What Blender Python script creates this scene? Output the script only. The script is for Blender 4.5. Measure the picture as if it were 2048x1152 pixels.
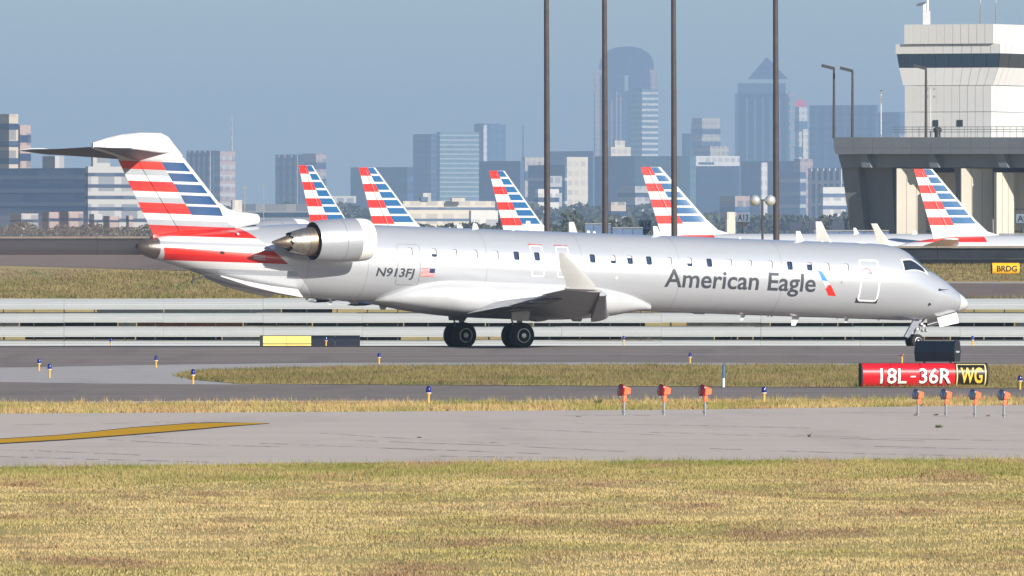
import bpy, bmesh, math, random
import numpy as np
from mathutils import Vector, Matrix

for o in list(bpy.data.objects):
    bpy.data.objects.remove(o)
SC = bpy.context.scene
COL = SC.collection
random.seed(7)
RNG = np.random.default_rng(11)
R = math.radians

# ------------------------------------------------------------------ camera, sky, sun, exposure
F, H, V0 = 2048 / 36 * 600, 2.6, 567.0          # focal length in photo pixels, eye height, horizon row
cam_d = bpy.data.cameras.new('camera')
cam = bpy.data.objects.new('camera', cam_d)
COL.objects.link(cam)
cam.location = (0, 0, H)
cam.rotation_euler = (R(90), 0, 0)
cam_d.lens = 600
cam_d.sensor_width = 36
cam_d.shift_y = -(576 - V0) / 2048
cam_d.clip_start = 1
cam_d.clip_end = 120000
SC.camera = cam

SUN_AZ, SUN_EL = R(40), R(22)                    # azimuth measured from the camera's back towards its right
world = bpy.data.worlds.new('World')
SC.world = world
world.use_nodes = True
wn = world.node_tree
sky = wn.nodes.new('ShaderNodeTexSky')
sky.sky_type = 'NISHITA'
sky.sun_disc = False
sky.sun_elevation = SUN_EL
sky.sun_rotation = math.pi - SUN_AZ
sky.air_density = 0.8
sky.dust_density = 0.5
sky.ozone_density = 4.0
wn.links.new(sky.outputs[0], wn.nodes['Background'].inputs[0])
wn.nodes['Background'].inputs[1].default_value = 0.072
sun_d = bpy.data.lights.new('sun', 'SUN')
sun_d.energy = 4.3
sun_d.angle = R(0.5)
sun_d.color = (1.0, 0.93, 0.83)
sun = bpy.data.objects.new('sun', sun_d)
COL.objects.link(sun)
TO_SUN = Vector((math.cos(SUN_EL) * math.sin(SUN_AZ), -math.cos(SUN_EL) * math.cos(SUN_AZ), math.sin(SUN_EL)))
sun.rotation_euler = TO_SUN.to_track_quat('Z', 'Y').to_euler()
sun.location = (60, -60, 60)
SC.view_settings.view_transform = 'Standard'
SC.view_settings.look = 'None'
SC.view_settings.gamma = 1
SC.view_settings.use_curve_mapping = False
SC.view_settings.exposure = 0.75
SC.render.engine = 'CYCLES'
SC.cycles.use_denoising = True
SC.cycles.max_bounces = 6
SC.cycles.volume_bounces = 0
SC.render.film_transparent = False


# ------------------------------------------------------------------ helpers
def P(u, v, d):
    """world point seen at photo pixel (u, v) at distance d"""
    return Vector(((u - 1024) * d / F, d, H + (V0 - v) * d / F))


def tag(o, label=None, cat=None, group=None, kind=None):
    if label: o['label'] = label
    if cat: o['category'] = cat
    if group: o['group'] = group
    if kind: o['kind'] = kind
    return o


def obj(name, data, parent=None, loc=(0, 0, 0), rot=(0, 0, 0), scale=None):
    o = bpy.data.objects.new(name, data)
    COL.objects.link(o)
    o.location = loc
    o.rotation_euler = rot
    if scale: o.scale = scale
    if parent: o.parent = parent
    return o


def thing(name, loc, label, cat, group=None, rotz=0):
    o = obj(name, None, None, loc, (0, 0, rotz))
    o.empty_display_size = 0.1
    return tag(o, label, cat, group)


def copy_tree(o, parent=None):
    c = o.copy()
    COL.objects.link(c)
    c.parent = parent
    for ch in list(o.children):
        copy_tree(ch, c)
    return c


class MB:
    """collects geometry; build() links it as one mesh object"""
    def __init__(s):
        s.v, s.f, s.m = [], [], []

    def add(s, verts, faces, mi=0):
        n = len(s.v)
        s.v += [tuple(q) for q in verts]
        for f in faces:
            s.f.append(tuple(i + n for i in f))
            s.m.append(mi)
        return s

    def box(s, c, size, rz=0.0, mi=0, M=None):
        x, y, z = [q / 2 for q in size]
        pts = [(-x, -y, -z), (x, -y, -z), (x, y, -z), (-x, y, -z), (-x, -y, z), (x, -y, z), (x, y, z), (-x, y, z)]
        if M is None:
            M = Matrix.Rotation(rz, 4, 'Z')
        c = Vector(c)
        return s.add([c + (M @ Vector(q)) for q in pts],
                     [(0, 3, 2, 1), (4, 5, 6, 7), (0, 1, 5, 4), (1, 2, 6, 5), (2, 3, 7, 6), (3, 0, 4, 7)], mi)

    def prism(s, poly, z0, z1, mi=0, top=None):
        n = len(poly)
        top = top or poly
        vs = [(x, y, z0) for x, y in poly] + [(x, y, z1) for x, y in top]
        fs = [tuple(range(n - 1, -1, -1)), tuple(range(n, 2 * n))]
        fs += [(i, (i + 1) % n, n + (i + 1) % n, n + i) for i in range(n)]
        return s.add(vs, fs, mi)

    def hexa(s, p, q, mi=0):
        """two quads p (front, ccw) and q (back)"""
        return s.add(list(p) + list(q), [(0, 1, 2, 3), (7, 6, 5, 4), (0, 4, 5, 1), (1, 5, 6, 2), (2, 6, 7, 3), (3, 7, 4, 0)], mi)

    def tube(s, a, b, r0, r1=None, n=10, mi=0, caps=True):
        a, b = Vector(a), Vector(b)
        r1 = r0 if r1 is None else r1
        d = (b - a).normalized()
        t = d.orthogonal().normalized()
        w = d.cross(t)
        vs = []
        for c, r in ((a, r0), (b, r1)):
            for i in range(n):
                g = 2 * math.pi * i / n
                vs.append(c + r * (math.cos(g) * t + math.sin(g) * w))
        fs = [(i, (i + 1) % n, n + (i + 1) % n, n + i) for i in range(n)]
        if caps:
            fs += [tuple(range(n - 1, -1, -1)), tuple(range(n, 2 * n))]
        return s.add(vs, fs, mi)

    def lathe(s, prof, o, ax, n=24, mi=0, mis=None, cap=True):
        """prof: list of (distance along ax, radius)"""
        o, ax = Vector(o), Vector(ax).normalized()
        t = ax.orthogonal().normalized()
        w = ax.cross(t)
        k = len(s.v)
        for x, r in prof:
            for i in range(n):
                g = 2 * math.pi * i / n
                s.v.append(tuple(o + ax * x + r * (math.cos(g) * t + math.sin(g) * w)))
        for j in range(len(prof) - 1):
            for i in range(n):
                a = k + j * n + i
                b = k + j * n + (i + 1) % n
                s.f.append((a, b, b + n, a + n))
                s.m.append(mis[j] if mis else mi)
        if cap:
            s.f.append(tuple(k + i for i in range(n - 1, -1, -1)))
            s.m.append(mis[0] if mis else mi)
            e = k + (len(prof) - 1) * n
            s.f.append(tuple(e + i for i in range(n)))
            s.m.append(mis[-1] if mis else mi)
        return s

    def loft(s, secs, mi=0, cap=True, closed=True):
        n = len(secs[0])
        k = len(s.v)
        for q in secs:
            s.v += [tuple(x) for x in q]
        for j in range(len(secs) - 1):
            for i in range(n if closed else n - 1):
                a, b = k + j * n + i, k + j * n + (i + 1) % n
                s.f.append((a, b, b + n, a + n))
                s.m.append(mi)
        if cap:
            s.f.append(tuple(k + i for i in range(n - 1, -1, -1)))
            e = k + (len(secs) - 1) * n
            s.f.append(tuple(e + i for i in range(n)))
            s.m += [mi, mi]
        return s

    def mesh(s, name, mats, smooth=False, off=None, fixn=True):
        me = bpy.data.meshes.new(name)
        v = s.v if off is None else [(q[0] - off[0], q[1] - off[1], q[2] - off[2]) for q in s.v]
        me.from_pydata(v, [], s.f)
        for m in (mats if isinstance(mats, (list, tuple)) else [mats]):
            me.materials.append(m)
        if any(s.m):
            me.polygons.foreach_set('material_index', s.m)
        if fixn:
            b = bmesh.new()
            b.from_mesh(me)
            bmesh.ops.recalc_face_normals(b, faces=b.faces)
            b.to_mesh(me)
            b.free()
        if smooth:
            me.polygons.foreach_set('use_smooth', [True] * len(me.polygons))
            if smooth is not True:
                me.set_sharp_from_angle(angle=R(smooth))
        me.update()
        return me

    def build(s, name, mats, parent=None, smooth=False, fixn=True):
        """vertices are world coordinates; parent must be unrotated"""
        if parent is not None:
            p, q = Vector((0, 0, 0)), parent
            while q is not None:
                p = p + q.location
                q = q.parent
            return obj(name, s.mesh(name, mats, smooth, p, fixn), parent)
        a = np.array(s.v)
        c = ((a[:, 0].min() + a[:, 0].max()) / 2, (a[:, 1].min() + a[:, 1].max()) / 2, a[:, 2].min())
        return obj(name, s.mesh(name, mats, smooth, c, fixn), None, c)

    def local(s, name, mats, parent, smooth=False, fixn=True):
        """vertices are already in the parent's own frame"""
        return obj(name, s.mesh(name, mats, smooth, None, fixn), parent)


def pchip(xs, ys):
    xs, ys = np.array(xs, float), np.array(ys, float)
    h = np.diff(xs)
    d = np.diff(ys) / h
    m = np.zeros(len(xs))
    m[0], m[-1] = d[0], d[-1]
    for i in range(1, len(xs) - 1):
        if d[i - 1] * d[i] > 0:
            w1, w2 = 2 * h[i] + h[i - 1], h[i] + 2 * h[i - 1]
            m[i] = (w1 + w2) / (w1 / d[i - 1] + w2 / d[i])

    def f(x):
        x = np.clip(np.asarray(x, float), xs[0], xs[-1])
        i = np.clip(np.searchsorted(xs, x) - 1, 0, len(xs) - 2)
        t = (x - xs[i]) / h[i]
        return ((1 + 2 * t) * (1 - t) ** 2 * ys[i] + t * (1 - t) ** 2 * h[i] * m[i]
                + t * t * (3 - 2 * t) * ys[i + 1] + t * t * (t - 1) * h[i] * m[i + 1])
    return f


# ------------------------------------------------------------------ materials
class NT:
    def __init__(s, name):
        s.mat = bpy.data.materials.new(name)
        s.mat.use_nodes = True
        s.t = s.mat.node_tree
        s.b = s.t.nodes['Principled BSDF']

    def n(s, kind, **kw):
        x = s.t.nodes.new(kind)
        for k, v in kw.items():
            setattr(x, k, v)
        return x

    def link(s, a, b):
        s.t.links.new(a, b)

    def m(s, op, a, b=0.0, c=None):
        x = s.n('ShaderNodeMath', operation=op)
        for i, q in enumerate((a, b, c)):
            if q is None: continue
            if isinstance(q, (int, float)):
                x.inputs[i].default_value = q
            else:
                s.link(q, x.inputs[i])
        return x.outputs[0]

    def mix(s, f, a, b):
        x = s.n('ShaderNodeMix', data_type='RGBA')
        for sock, q in ((x.inputs[0], f), (x.inputs[6], a), (x.inputs[7], b)):
            if isinstance(q, (int, float)):
                sock.default_value = q
            elif isinstance(q, tuple):
                sock.default_value = (*q[:3], 1)
            else:
                s.link(q, sock)
        return x.outputs[2]

    def ramp(s, f, stops, interp='LINEAR'):
        x = s.n('ShaderNodeValToRGB')
        x.color_ramp.interpolation = interp
        e = x.color_ramp.elements
        while len(e) < len(stops):
            e.new(0.5)
        for q, (p, c) in zip(e, stops):
            q.position = p
            q.color = (*c, 1)
        s.link(f, x.inputs[0])
        return x.outputs[0]

    def coord(s, kind='Object'):
        return s.n('ShaderNodeTexCoord').outputs[kind]

    def pos(s):
        return s.n('ShaderNodeNewGeometry').outputs['Position']

    def mapping(s, vec, scale=(1, 1, 1), rz=0, loc=(0, 0, 0)):
        x = s.n('ShaderNodeMapping')
        x.inputs['Scale'].default_value = scale
        x.inputs['Rotation'].default_value = (0, 0, rz)
        x.inputs['Location'].default_value = loc
        s.link(vec, x.inputs[0])
        return x.outputs[0]

    def noise(s, vec, scale=1, detail=3, rough=.55):
        x = s.n('ShaderNodeTexNoise')
        x.inputs['Scale'].default_value = scale
        x.inputs['Detail'].default_value = detail
        x.inputs['Roughness'].default_value = rough
        s.link(vec, x.inputs['Vector'])
        return x.outputs[0]

    def set(s, **kw):
        for k, v in kw.items():
            sock = s.b.inputs[k.replace('_', ' ')]
            if isinstance(v, (int, float)):
                sock.default_value = v
            elif isinstance(v, tuple):
                sock.default_value = (*v[:3], 1) if len(sock.default_value) == 4 else v
            else:
                s.link(v, sock)
        return s

    def bump(s, h, strength=.3, dist=.02):
        x = s.n('ShaderNodeBump')
        x.inputs['Strength'].default_value = strength
        x.inputs['Distance'].default_value = dist
        s.link(h, x.inputs['Height'])
        s.link(x.outputs[0], s.b.inputs['Normal'])


def mul(c, k):
    return tuple(min(1, q * k) for q in c)


def mat(name, c, rough=.6, metal=0.0, var=.12, scale=2.0, bump=0.0, **kw):
    t = NT(name)
    nz = t.noise(t.coord(), scale, 4)
    t.set(Base_Color=t.ramp(nz, [(.3, mul(c, 1 - var)), (.7, mul(c, 1 + var))]), Roughness=rough, Metallic=metal, **kw)
    if bump:
        t.bump(nz, bump)
    return t.mat


M = {}
M['white'] = mat('white_paint', (.78, .78, .76), .4, var=.04)
M['light_grey'] = mat('light_grey_paint', (.55, .56, .56), .45, var=.06)
M['mid_grey'] = mat('mid_grey_metal', (.25, .26, .27), .5, .2)
M['steel'] = mat('worn_steel', (.42, .39, .34), .38, .85, var=.25, scale=6)
M['hot_steel'] = mat('heat_stained_steel', (.30, .24, .18), .42, .8, var=.25, scale=5)
M['dark'] = mat('dark_metal', (.03, .032, .035), .6)
M['black'] = mat('matt_black', (.012, .013, .016), .75)
M['tyre'] = mat('tyre_rubber', (.012, .012, .013), .8, var=.25, scale=12)
M['rim'] = mat('wheel_alloy', (.62, .62, .6), .35, .5)
M['glass'] = mat('window_glass', (.02, .028, .04), .08, 0, var=.1, Specular_IOR_Level=.8)
M['cabin_glass'] = mat('cabin_glass', (.03, .05, .10), .12, 0, var=.3, scale=9, Specular_IOR_Level=.9)
M['letter'] = mat('grey_lettering', (.048, .055, .065), .4, var=.05)
M['red'] = mat('red_paint', (.62, .03, .02), .35, var=.06)
M['blue'] = mat('blue_paint', (.02, .12, .38), .35, var=.06)
M['orange'] = mat('orange_paint', (.85, .16, .06), .45, var=.08, scale=8)
M['yellow'] = mat('yellow_paint', (.75, .50, .05), .5, var=.08)
M['concrete'] = mat('concrete', (.40, .385, .36), .85, var=.12, scale=.6)
M['concrete_warm'] = mat('pale_concrete', (.55, .51, .43), .85, var=.08, scale=.4)
M['rust'] = mat('rusty_metal', (.28, .12, .05), .8, var=.2)
M['pole'] = mat('weathered_dark_steel', (.055, .042, .04), .7, .1, var=.2, scale=1.5)

# ------------------------------------------------------------------ terrain
_gy = pchip([-400, 0, 240, 480, 528, 568, 600, 607, 621, 645, 690, 738, 752, 772, 800, 880, 1000, 1062, 1130, 1300, 1400],
            [0, 0, 0, 0, .02, .19, .366, .362, .312, .16, -.2, -.25, .55, 1.93, 2.0, 2.62, 3.66, 3.75, 3.3, 1.2, 1.15])


def lump(x, y):
    """low hummocks of the foreground field"""
    k = np.clip((236 + .69 * x - y) / 6, 0, 1)
    return k * (.030 * np.sin(x * .9 + y * .31 + 1.3 * np.sin(y * .17)) + .026 * np.sin(y * .83 + .5 * x + 2 * np.sin(x * .35))
                + .018 * np.sin(y * 1.9 - .8 * x))


def gz(x, y):
    x, y = np.asarray(x, float), np.asarray(y, float)
    k = np.clip((-x - 2) / 16, 0, 1)
    k = k * k * (3 - 2 * k)
    q = np.clip((y - 800) / 240, 0, 1) * np.clip((1250 - y) / 150, 0, 1)
    return _gy(y) + .6 * k * q + lump(x, y)


def gp(u, v, lo=120., hi=603.):
    """ground point under photo pixel (u, v)"""
    for _ in range(60):
        y = (lo + hi) / 2
        if V0 + (H - float(gz((u - 1024) * y / F, y))) * F / y > v:
            lo = y
        else:
            hi = y
    return (u - 1024) * y / F, y


def ground_at(u, v, lo=120., hi=603.):
    x, y = gp(u, v, lo, hi)
    return Vector((x, y, float(gz(x, y))))


# soil and short dry turf below everything
t = NT('dry_turf_soil')
pz = t.pos()
a = t.noise(t.mapping(pz, (.35, .12, 1), R(-30)), 1, 5)
b = t.noise(t.mapping(pz, (14, 3, 1)), 1, 5, .7)
s1 = t.noise(t.mapping(pz, (.32, .075, 1), R(6)), 1, 5, .6)
s2 = t.noise(t.mapping(pz, (.55, .13, 1), R(-8), (13, 5, 0)), 1, 5, .6)
col = t.mix(a, (.50, .39, .175), (.58, .45, .21))
col = t.mix(t.ramp(s1, [(.44, (0, 0, 0)), (.60, (1, 1, 1))]), col, (.42, .35, .14))
col = t.mix(t.ramp(s2, [(.50, (0, 0, 0)), (.64, (.9, .9, .9))]), col, (.34, .225, .13))
t.set(Base_Color=t.mix(t.m('MULTIPLY', b, .5), col, (.32, .25, .11)), Roughness=.95, Specular_IOR_Level=0.0)
t.bump(b, .6, .03)
M['turf'] = t.mat

ys = sorted(set(list(np.arange(-300, 130, 40)) + list(np.arange(130, 256, .75)) + list(np.arange(256, 480, 16)) +
                list(np.arange(480, 820, 4)) + list(np.arange(820, 1420, 10)) + [1500, 1800, 2400, 4000, 8000, 16000, 30000]))
xs = sorted(set([-30000, -12000, -4000, -1500, -600, -250, -120, -80] + list(np.arange(-60, -16, 4)) + list(np.arange(-16, 16.1, .8)) +
                list(np.arange(20, 61, 4)) + [80, 120, 250, 600, 1500, 4000, 12000, 30000]))
X, Y = np.meshgrid(xs, ys)
Z = gz(X, Y)
nx, ny = len(xs), len(ys)
vv = np.stack([X.ravel(), Y.ravel(), Z.ravel()], 1)
idx = np.arange(nx * ny).reshape(ny, nx)
ff = np.stack([idx[:-1, :-1], idx[:-1, 1:], idx[1:, 1:], idx[1:, :-1]], -1).reshape(-1, 4)
me = bpy.data.meshes.new('ground')
me.from_pydata(vv.tolist(), [], ff.tolist())
me.materials.append(M['turf'])
me.polygons.foreach_set('use_smooth', [True] * len(me.polygons))
ground = tag(obj('ground', me), kind='structure')


def line(pts):
    """v(u) along a boundary measured in the photo, carried on straight outside the frame"""
    us, vs = [q[0] for q in pts], [q[1] for q in pts]

    def f(u):
        if u < us[0]:
            return vs[0] + (u - us[0]) * (vs[1] - vs[0]) / (us[1] - us[0]) * .6
        if u > us[-1]:
            return vs[-1] + (u - us[-1]) * (vs[-1] - vs[-2]) / (us[-1] - us[-2]) * .6
        return float(np.interp(u, us, vs))
    return f


def strip(name, low, high, off, m, us=None, ny=8, lo=120., hi=603., parent=None, kind='structure', ybeyond=None):
    us = us if us is not None else np.arange(-700, 2760, 36)
    mb = MB()
    rows = []
    for u in us:
        x0, y0 = gp(u, low(u), lo, hi)
        if ybeyond:
            y1 = ybeyond
            x1 = (u - 1024) * y1 / F
        else:
            x1, y1 = gp(u, high(u), lo, hi)
        r = []
        for j in range(ny + 1):
            q = j / ny
            x, y = x0 + (x1 - x0) * q, y0 + (y1 - y0) * q
            r.append((x, y, float(gz(x, y)) + off))
        rows.append(r)
    n = ny + 1
    vs = [q for r in rows for q in r]
    fs = [(i * n + j, (i + 1) * n + j, (i + 1) * n + j + 1, i * n + j + 1) for i in range(len(rows) - 1) for j in range(ny)]
    mb.add(vs, fs)
    me = mb.mesh(name, m, True, None, False)
    return tag(obj(name, me, parent), kind=kind if parent is None else None)


def pave(name, c1, c2, c3, sx=(.05, 1.1), rz=-30, rough=.85):
    t = NT(name)
    pz = t.pos()
    big = t.noise(t.mapping(pz, (sx[0] * 3, sx[0], 1), R(rz)), 1, 4)
    streak = t.noise(t.mapping(pz, (.06, 1.0, 1), R(rz)), 1, 5, .65)
    fine = t.noise(pz, 9, 3, .7)
    c = t.mix(big, c1, c2)
    c = t.mix(t.ramp(streak, [(.42, (0, 0, 0)), (.66, (1, 1, 1))]), c, c3)
    c = t.mix(t.ramp(t.noise(t.mapping(pz, (.5, .03, 1), R(rz), (3, 9, 0)), 1, 4), [(.52, (0, 0, 0)), (.66, (.5, .5, .5))]), c, mul(c1, .8))
    c = t.mix(t.m('MULTIPLY', fine, .35), c, mul(c1, .75))
    t.set(Base_Color=c, Roughness=rough, Specular_IOR_Level=.02)
    t.bump(fine, .25, .004)
    return t.mat


M['apron'] = pave('weathered_concrete', (.56, .495, .435), (.62, .55, .487), (.50, .44, .385))
M['asphalt'] = pave('worn_asphalt', (.225, .195, .178), (.335, .29, .262), (.185, .162, .148))
M['asphalt_old'] = pave('brown_old_asphalt', (.22, .175, .15), (.27, .215, .185), (.19, .15, .13))
M['shoulder'] = pave('smooth_shoulder_concrete', (.42, .40, .385), (.48, .46, .445), (.39, .37, .35))

L_near = line([(0, 937), (700, 928), (1400, 924), (2048, 921)])
L_cfar = line([(0, 828.5), (700, 824.5), (1400, 820), (2048, 811)])
L_vtop = line([(0, 808), (400, 806), (1000, 805), (1400, 802), (2048, 798)])
L_a2n = line([(0, 805), (400, 802.5), (1000, 802), (1400, 800), (2048, 796)])
L_a2f = line([(0, 765), (200, 768), (480, 770), (840, 771.5), (1400, 775), (2048, 778)])
L_a1n = line([(0, 735.5), (320, 730), (640, 726), (1160, 725), (2048, 728.5)])
apron = strip('concrete_apron', L_near, L_cfar, .012, M['apron'])
strip('service_road', L_a2n, L_a2f, .016, M['asphalt'])
strip('road_edging', L_vtop, L_a2n, .012, M['shoulder'], ny=2)
strip('concrete_shoulder', L_a2f, L_a1n, .010, M['shoulder'])
taxiway = strip('taxiway', L_a1n, None, .016, M['asphalt'], ny=26, ybeyond=672.)
# pale worn line along the taxiway
strip('taxiway_edge_line', line([(0, 722.0), (560, 713.5), (1000, 709.5), (2048, 710.5)]), line([(0, 721.6), (560, 713.1), (1000, 708.6), (2048, 709.4)]),
      .021, mat('worn_white_line', (.34, .34, .35), .8, var=.2, Specular_IOR_Level=0.0), us=np.arange(480, 2500, 30), ny=1)

# joints and cracks in the apron
M['joint'] = mat('crack_sealant', (.30, .255, .215), .9, var=.35, scale=1.2, Specular_IOR_Level=0.0)
for pts in [[(0, 901), (120, 905), (280, 912)], [(200, 880), (420, 892), (560, 895)], [(640, 868), (900, 884), (1040, 889)],
            [(690, 882), (1010, 893), (1250, 905)], [(760, 897), (1080, 909)], [(1300, 866), (1560, 874), (1850, 884)],
            [(1420, 899), (1730, 909), (1950, 914)], [(520, 888), (720, 896), (870, 903)], [(150, 872), (330, 876)],
            [(1640, 827.5), (2048, 825.5), (2300, 824)], [(1080, 833), (1300, 832.2)], [(30, 851), (300, 847), (440, 846)],
            [(1500, 868), (1760, 878), (2048, 884)], [(1000, 858), (1330, 872)], [(0, 915), (200, 921), (420, 926)],
            [(1150, 849), (1420, 853), (1620, 858)], [(1700, 893), (2048, 902)], [(880, 914), (1140, 918)]]:
    q = [ground_at(u, v) for u, v in pts]
    mb = MB()
    for p0, p1 in zip(q[:-1], q[1:]):
        n = 14
        for k in range(n):
            if random.random() < .14:
                continue
            s0, s1 = p0.lerp(p1, k / n), p0.lerp(p1, (k + 1) / n)
            w0 = Vector((0, random.uniform(.05, .20), 0))
            up = Vector((0, 0, .017))
            mb.add([s0 - w0 + up, s1 - w0 + up, s1 + w0 + up, s0 + w0 + up], [(0, 1, 2, 3)])
    j = mb.mesh('pavement_joint', M['joint'], False, None, False)
    obj('pavement_joint', j, apron)

# yellow guide line with black edging
top_e = [(-400, 897), (0, 880.5), (130, 872), (260, 858), (380, 849.2), (440, 847.6), (536, 848)]
bot_e = [(-400, 904), (0, 888.5), (130, 881), (260, 871), (380, 861), (460, 853.5), (540, 848.6)]
for nm, o1, o2, off, m in (('line_edging', -1.6, 1.4, .016, M['black']), ('guide_line', 0, 0, .020, mat('yellow_marking', (.55, .31, .035), .8, var=.15, scale=.8, Specular_IOR_Level=0.0))):
    mb = MB()
    rows = []
    for (u0, v0), (u1, v1) in zip(top_e, bot_e):
        k = 0 if u0 > 500 else 1
        rows.append((ground_at(u1, v1 + o2 * k), ground_at(u0, v0 + o1 * k)))
    n = 8
    for (a0, a1), (b0, b1) in zip(rows[:-1], rows[1:]):
        for k in range(n):
            q = [a0.lerp(b0, k / n), a0.lerp(b0, (k + 1) / n), a1.lerp(b1, (k + 1) / n), a1.lerp(b1, k / n)]
            mb.add([p + Vector((0, 0, off)) for p in q], [(0, 1, 2, 3)])
    if nm == 'guide_line':
        gl = obj('guide_line', mb.mesh('guide_line', m, False, None, False))
        tag(gl, kind='structure')
    else:
        tag(obj('guide_line_edging', mb.mesh(nm, m, False, None, False)), kind='structure')

# road behind the blast fence (right) and the pavement on the rise (left)
strip('perimeter_road', line([(1500, 598), (2048, 598)]), line([(1500, 566.5), (2048, 567.5)]), .02, M['asphalt_old'],
      us=np.arange(1300, 2760, 40), ny=10, lo=772., hi=990.)
strip('perimeter_road_edging', line([(1500, 566.5), (2048, 567.5)]), line([(1500, 564), (2048, 565)]), .02, M['shoulder'],
      us=np.arange(1300, 2760, 40), ny=2, lo=772., hi=990.)
strip('upper_pavement', line([(0, 531), (330, 541), (900, 552)]), line([(0, 511), (900, 512)]), .02, M['asphalt_old'],
      us=np.arange(-700, 1000, 40), ny=10, lo=790., hi=1052.)

# ------------------------------------------------------------------ the regional jet
TH, PITCH = R(28.5), R(1.79)
nv = Vector((math.cos(TH), math.sin(TH), 0))
fwd = Vector((nv.x * math.cos(PITCH), nv.y * math.cos(PITCH), -math.sin(PITCH)))
upv = Vector((nv.x * math.sin(PITCH), nv.y * math.sin(PITCH), math.cos(PITCH)))
stb = Vector((math.sin(TH), -math.cos(TH), 0))
NOSE = Vector(((975 - 1024) / F * 598 + 19.4604 * nv.x, 598 + 19.4604 * nv.y, 2.551))
ZE, A0 = -2.78, 19.46                            # frame of the jet: origin on the ground below the main gear


def V(a, b, z):
    """a: metres aft of the nose, b: to starboard, z: above the cabin axis"""
    return Vector((A0 - a, -b, z - ZE))


jet = thing('regional_jet', NOSE - A0 * fwd + ZE * upv,
            'silver twin-engine regional jet with striped tail rolling along the taxiway', 'airplane')
jet.rotation_euler = Matrix((fwd, -stb, upv)).transposed().to_euler()

_S = [(.03, -.71, -.71, 0), (.06, -.60, -.80, .13), (.12, -.53, -.86, .22), (.22, -.45, -.91, .33), (.40, -.33, -.97, .46),
      (.62, -.20, -1.03, .59), (.85, -.05, -1.085, .71), (1.1, .115, -1.145, .83), (1.35, .26, -1.21, .93), (1.6, .385, -1.255, 1.02),
      (1.9, .53, -1.30, 1.10), (2.2, .73, -1.325, 1.17), (2.5, .955, -1.335, 1.224), (2.8, 1.14, -1.345, 1.266), (3.2, 1.275, -1.345, 1.306),
      (3.6, 1.33, -1.345, 1.331), (4.1, 1.345, -1.345, 1.344), (4.6, 1.345, -1.345, 1.345), (24.0, 1.345, -1.345, 1.345),
      (25.5, 1.335, -1.34, 1.34), (26.9, 1.29, -1.265, 1.28), (28.3, 1.19, -1.12, 1.14), (29.7, 1.04, -.86, .95), (30.7, .92, -.61, .79),
      (31.8, .775, -.31, .60), (32.3, .71, -.19, .51), (32.95, .56, -.03, .36), (33.2, .47, .10, .22), (33.3, .42, .18, .13)]
_tab = [pchip([q[0] for q in _S], [q[i] for q in _S])(np.arange(0, 33.4, .005)).tolist() for i in (1, 2, 3)]


def _look(k):
    tb = _tab[k]

    def f(a):
        x = min(max(a, .03), 33.3) / .005
        i = int(x)
        return tb[i] + (tb[i + 1] - tb[i]) * (x - i)
    return f


_zt, _zb, _w = _look(0), _look(1), _look(2)


def fus(a, psi, off=0.0):
    """point on the fuselage skin; psi in degrees, 0 = starboard side, 90 = top"""
    zt, zb, w = float(_zt(a)), float(_zb(a)), float(_w(a))
    g = R(psi)
    p = V(a, w * math.cos(g), (zt + zb) / 2 + (zt - zb) / 2 * math.sin(g))
    if off:
        p = p + off * fnorm(a, psi)
    return p


def fnorm(a, psi):
    e = .01
    a0, a1 = max(a - e, .03), min(a + e, 33.3)
    da = fus(a1, psi) - fus(a0, psi)
    dp = fus(a, psi + .5) - fus(a, psi - .5)
    n = dp.cross(da)
    if n.length < 1e-9:
        return Vector((1, 0, 0))
    n.normalize()
    q = fus(a, psi) - V(a, 0, (float(_zt(a)) + float(_zb(a))) / 2)
    return n if n.dot(q) >= 0 else -n


# paint of the fuselage: silver with the striped tail
RED, DRED, WHT, GRY, SIL = (.62, .022, .012), (.46, .013, .013), (.59, .59, .59), (.345, .365, .395), (.57, .59, .62)


def jet_coords(t):
    sp = t.n('ShaderNodeSeparateXYZ')
    t.link(t.coord(), sp.inputs[0])
    a = t.m('SUBTRACT', A0, sp.outputs[0])
    z = t.m('ADD', sp.outputs[2], ZE)
    return a, z


def zramp(t, z, z0, z1, bands):
    """bands from bottom to top: (upper limit, colour)"""
    f = t.m('DIVIDE', t.m('SUBTRACT', z, z0), z1 - z0)
    st, lo = [], 0.0
    for lim, c in bands:
        st.append((max(0, min(1, lo)), c))
        lo = (lim - z0) / (z1 - z0)
    return t.ramp(f, st, 'CONSTANT')


t = NT('silver_livery')
a, z = jet_coords(t)
str_ = zramp(t, z, -1.5, 1.5, [(-.58, SIL), (-.40, GRY), (-.16, WHT), (.06, DRED), (.28, RED), (.50, GRY), (.70, WHT), (.86, RED), (1.6, DRED)])
m1 = t.m('GREATER_THAN', t.m('SUBTRACT', a, t.m('MULTIPLY', z, 1.23)), 28.16)
m2 = t.m('MAXIMUM', t.m('LESS_THAN', t.m('SUBTRACT', a, t.m('MULTIPLY', z, .3)), 32.42), t.m('GREATER_THAN', z, .70))
nz = t.noise(t.mapping(t.coord(), (.25, 1, 2.5)), 1.6, 5)
sil = t.mix(nz, mul(SIL, .93), mul(SIL, 1.05))
onstripe = t.m('MULTIPLY', m1, m2)
radome = t.m('LESS_THAN', a, .64)
t.set(Base_Color=t.mix(radome, t.mix(onstripe, sil, str_), (.66, .66, .65)),
      Metallic=t.m('MULTIPLY', t.m('SUBTRACT', 1.0, t.m('MAXIMUM', onstripe, radome)), .42), Roughness=.27, Coat_Weight=.6, Coat_Roughness=.10)
M['livery'] = t.mat
t = NT('silver_paint')
nz = t.noise(t.mapping(t.coord(), (.5, 1, 2)), 2, 5)
t.set(Base_Color=t.mix(nz, mul(SIL, .82), mul(SIL, .93)), Metallic=.45, Roughness=.32, Coat_Weight=.4, Coat_Roughness=.15)
M['silver'] = t.mat
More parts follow.
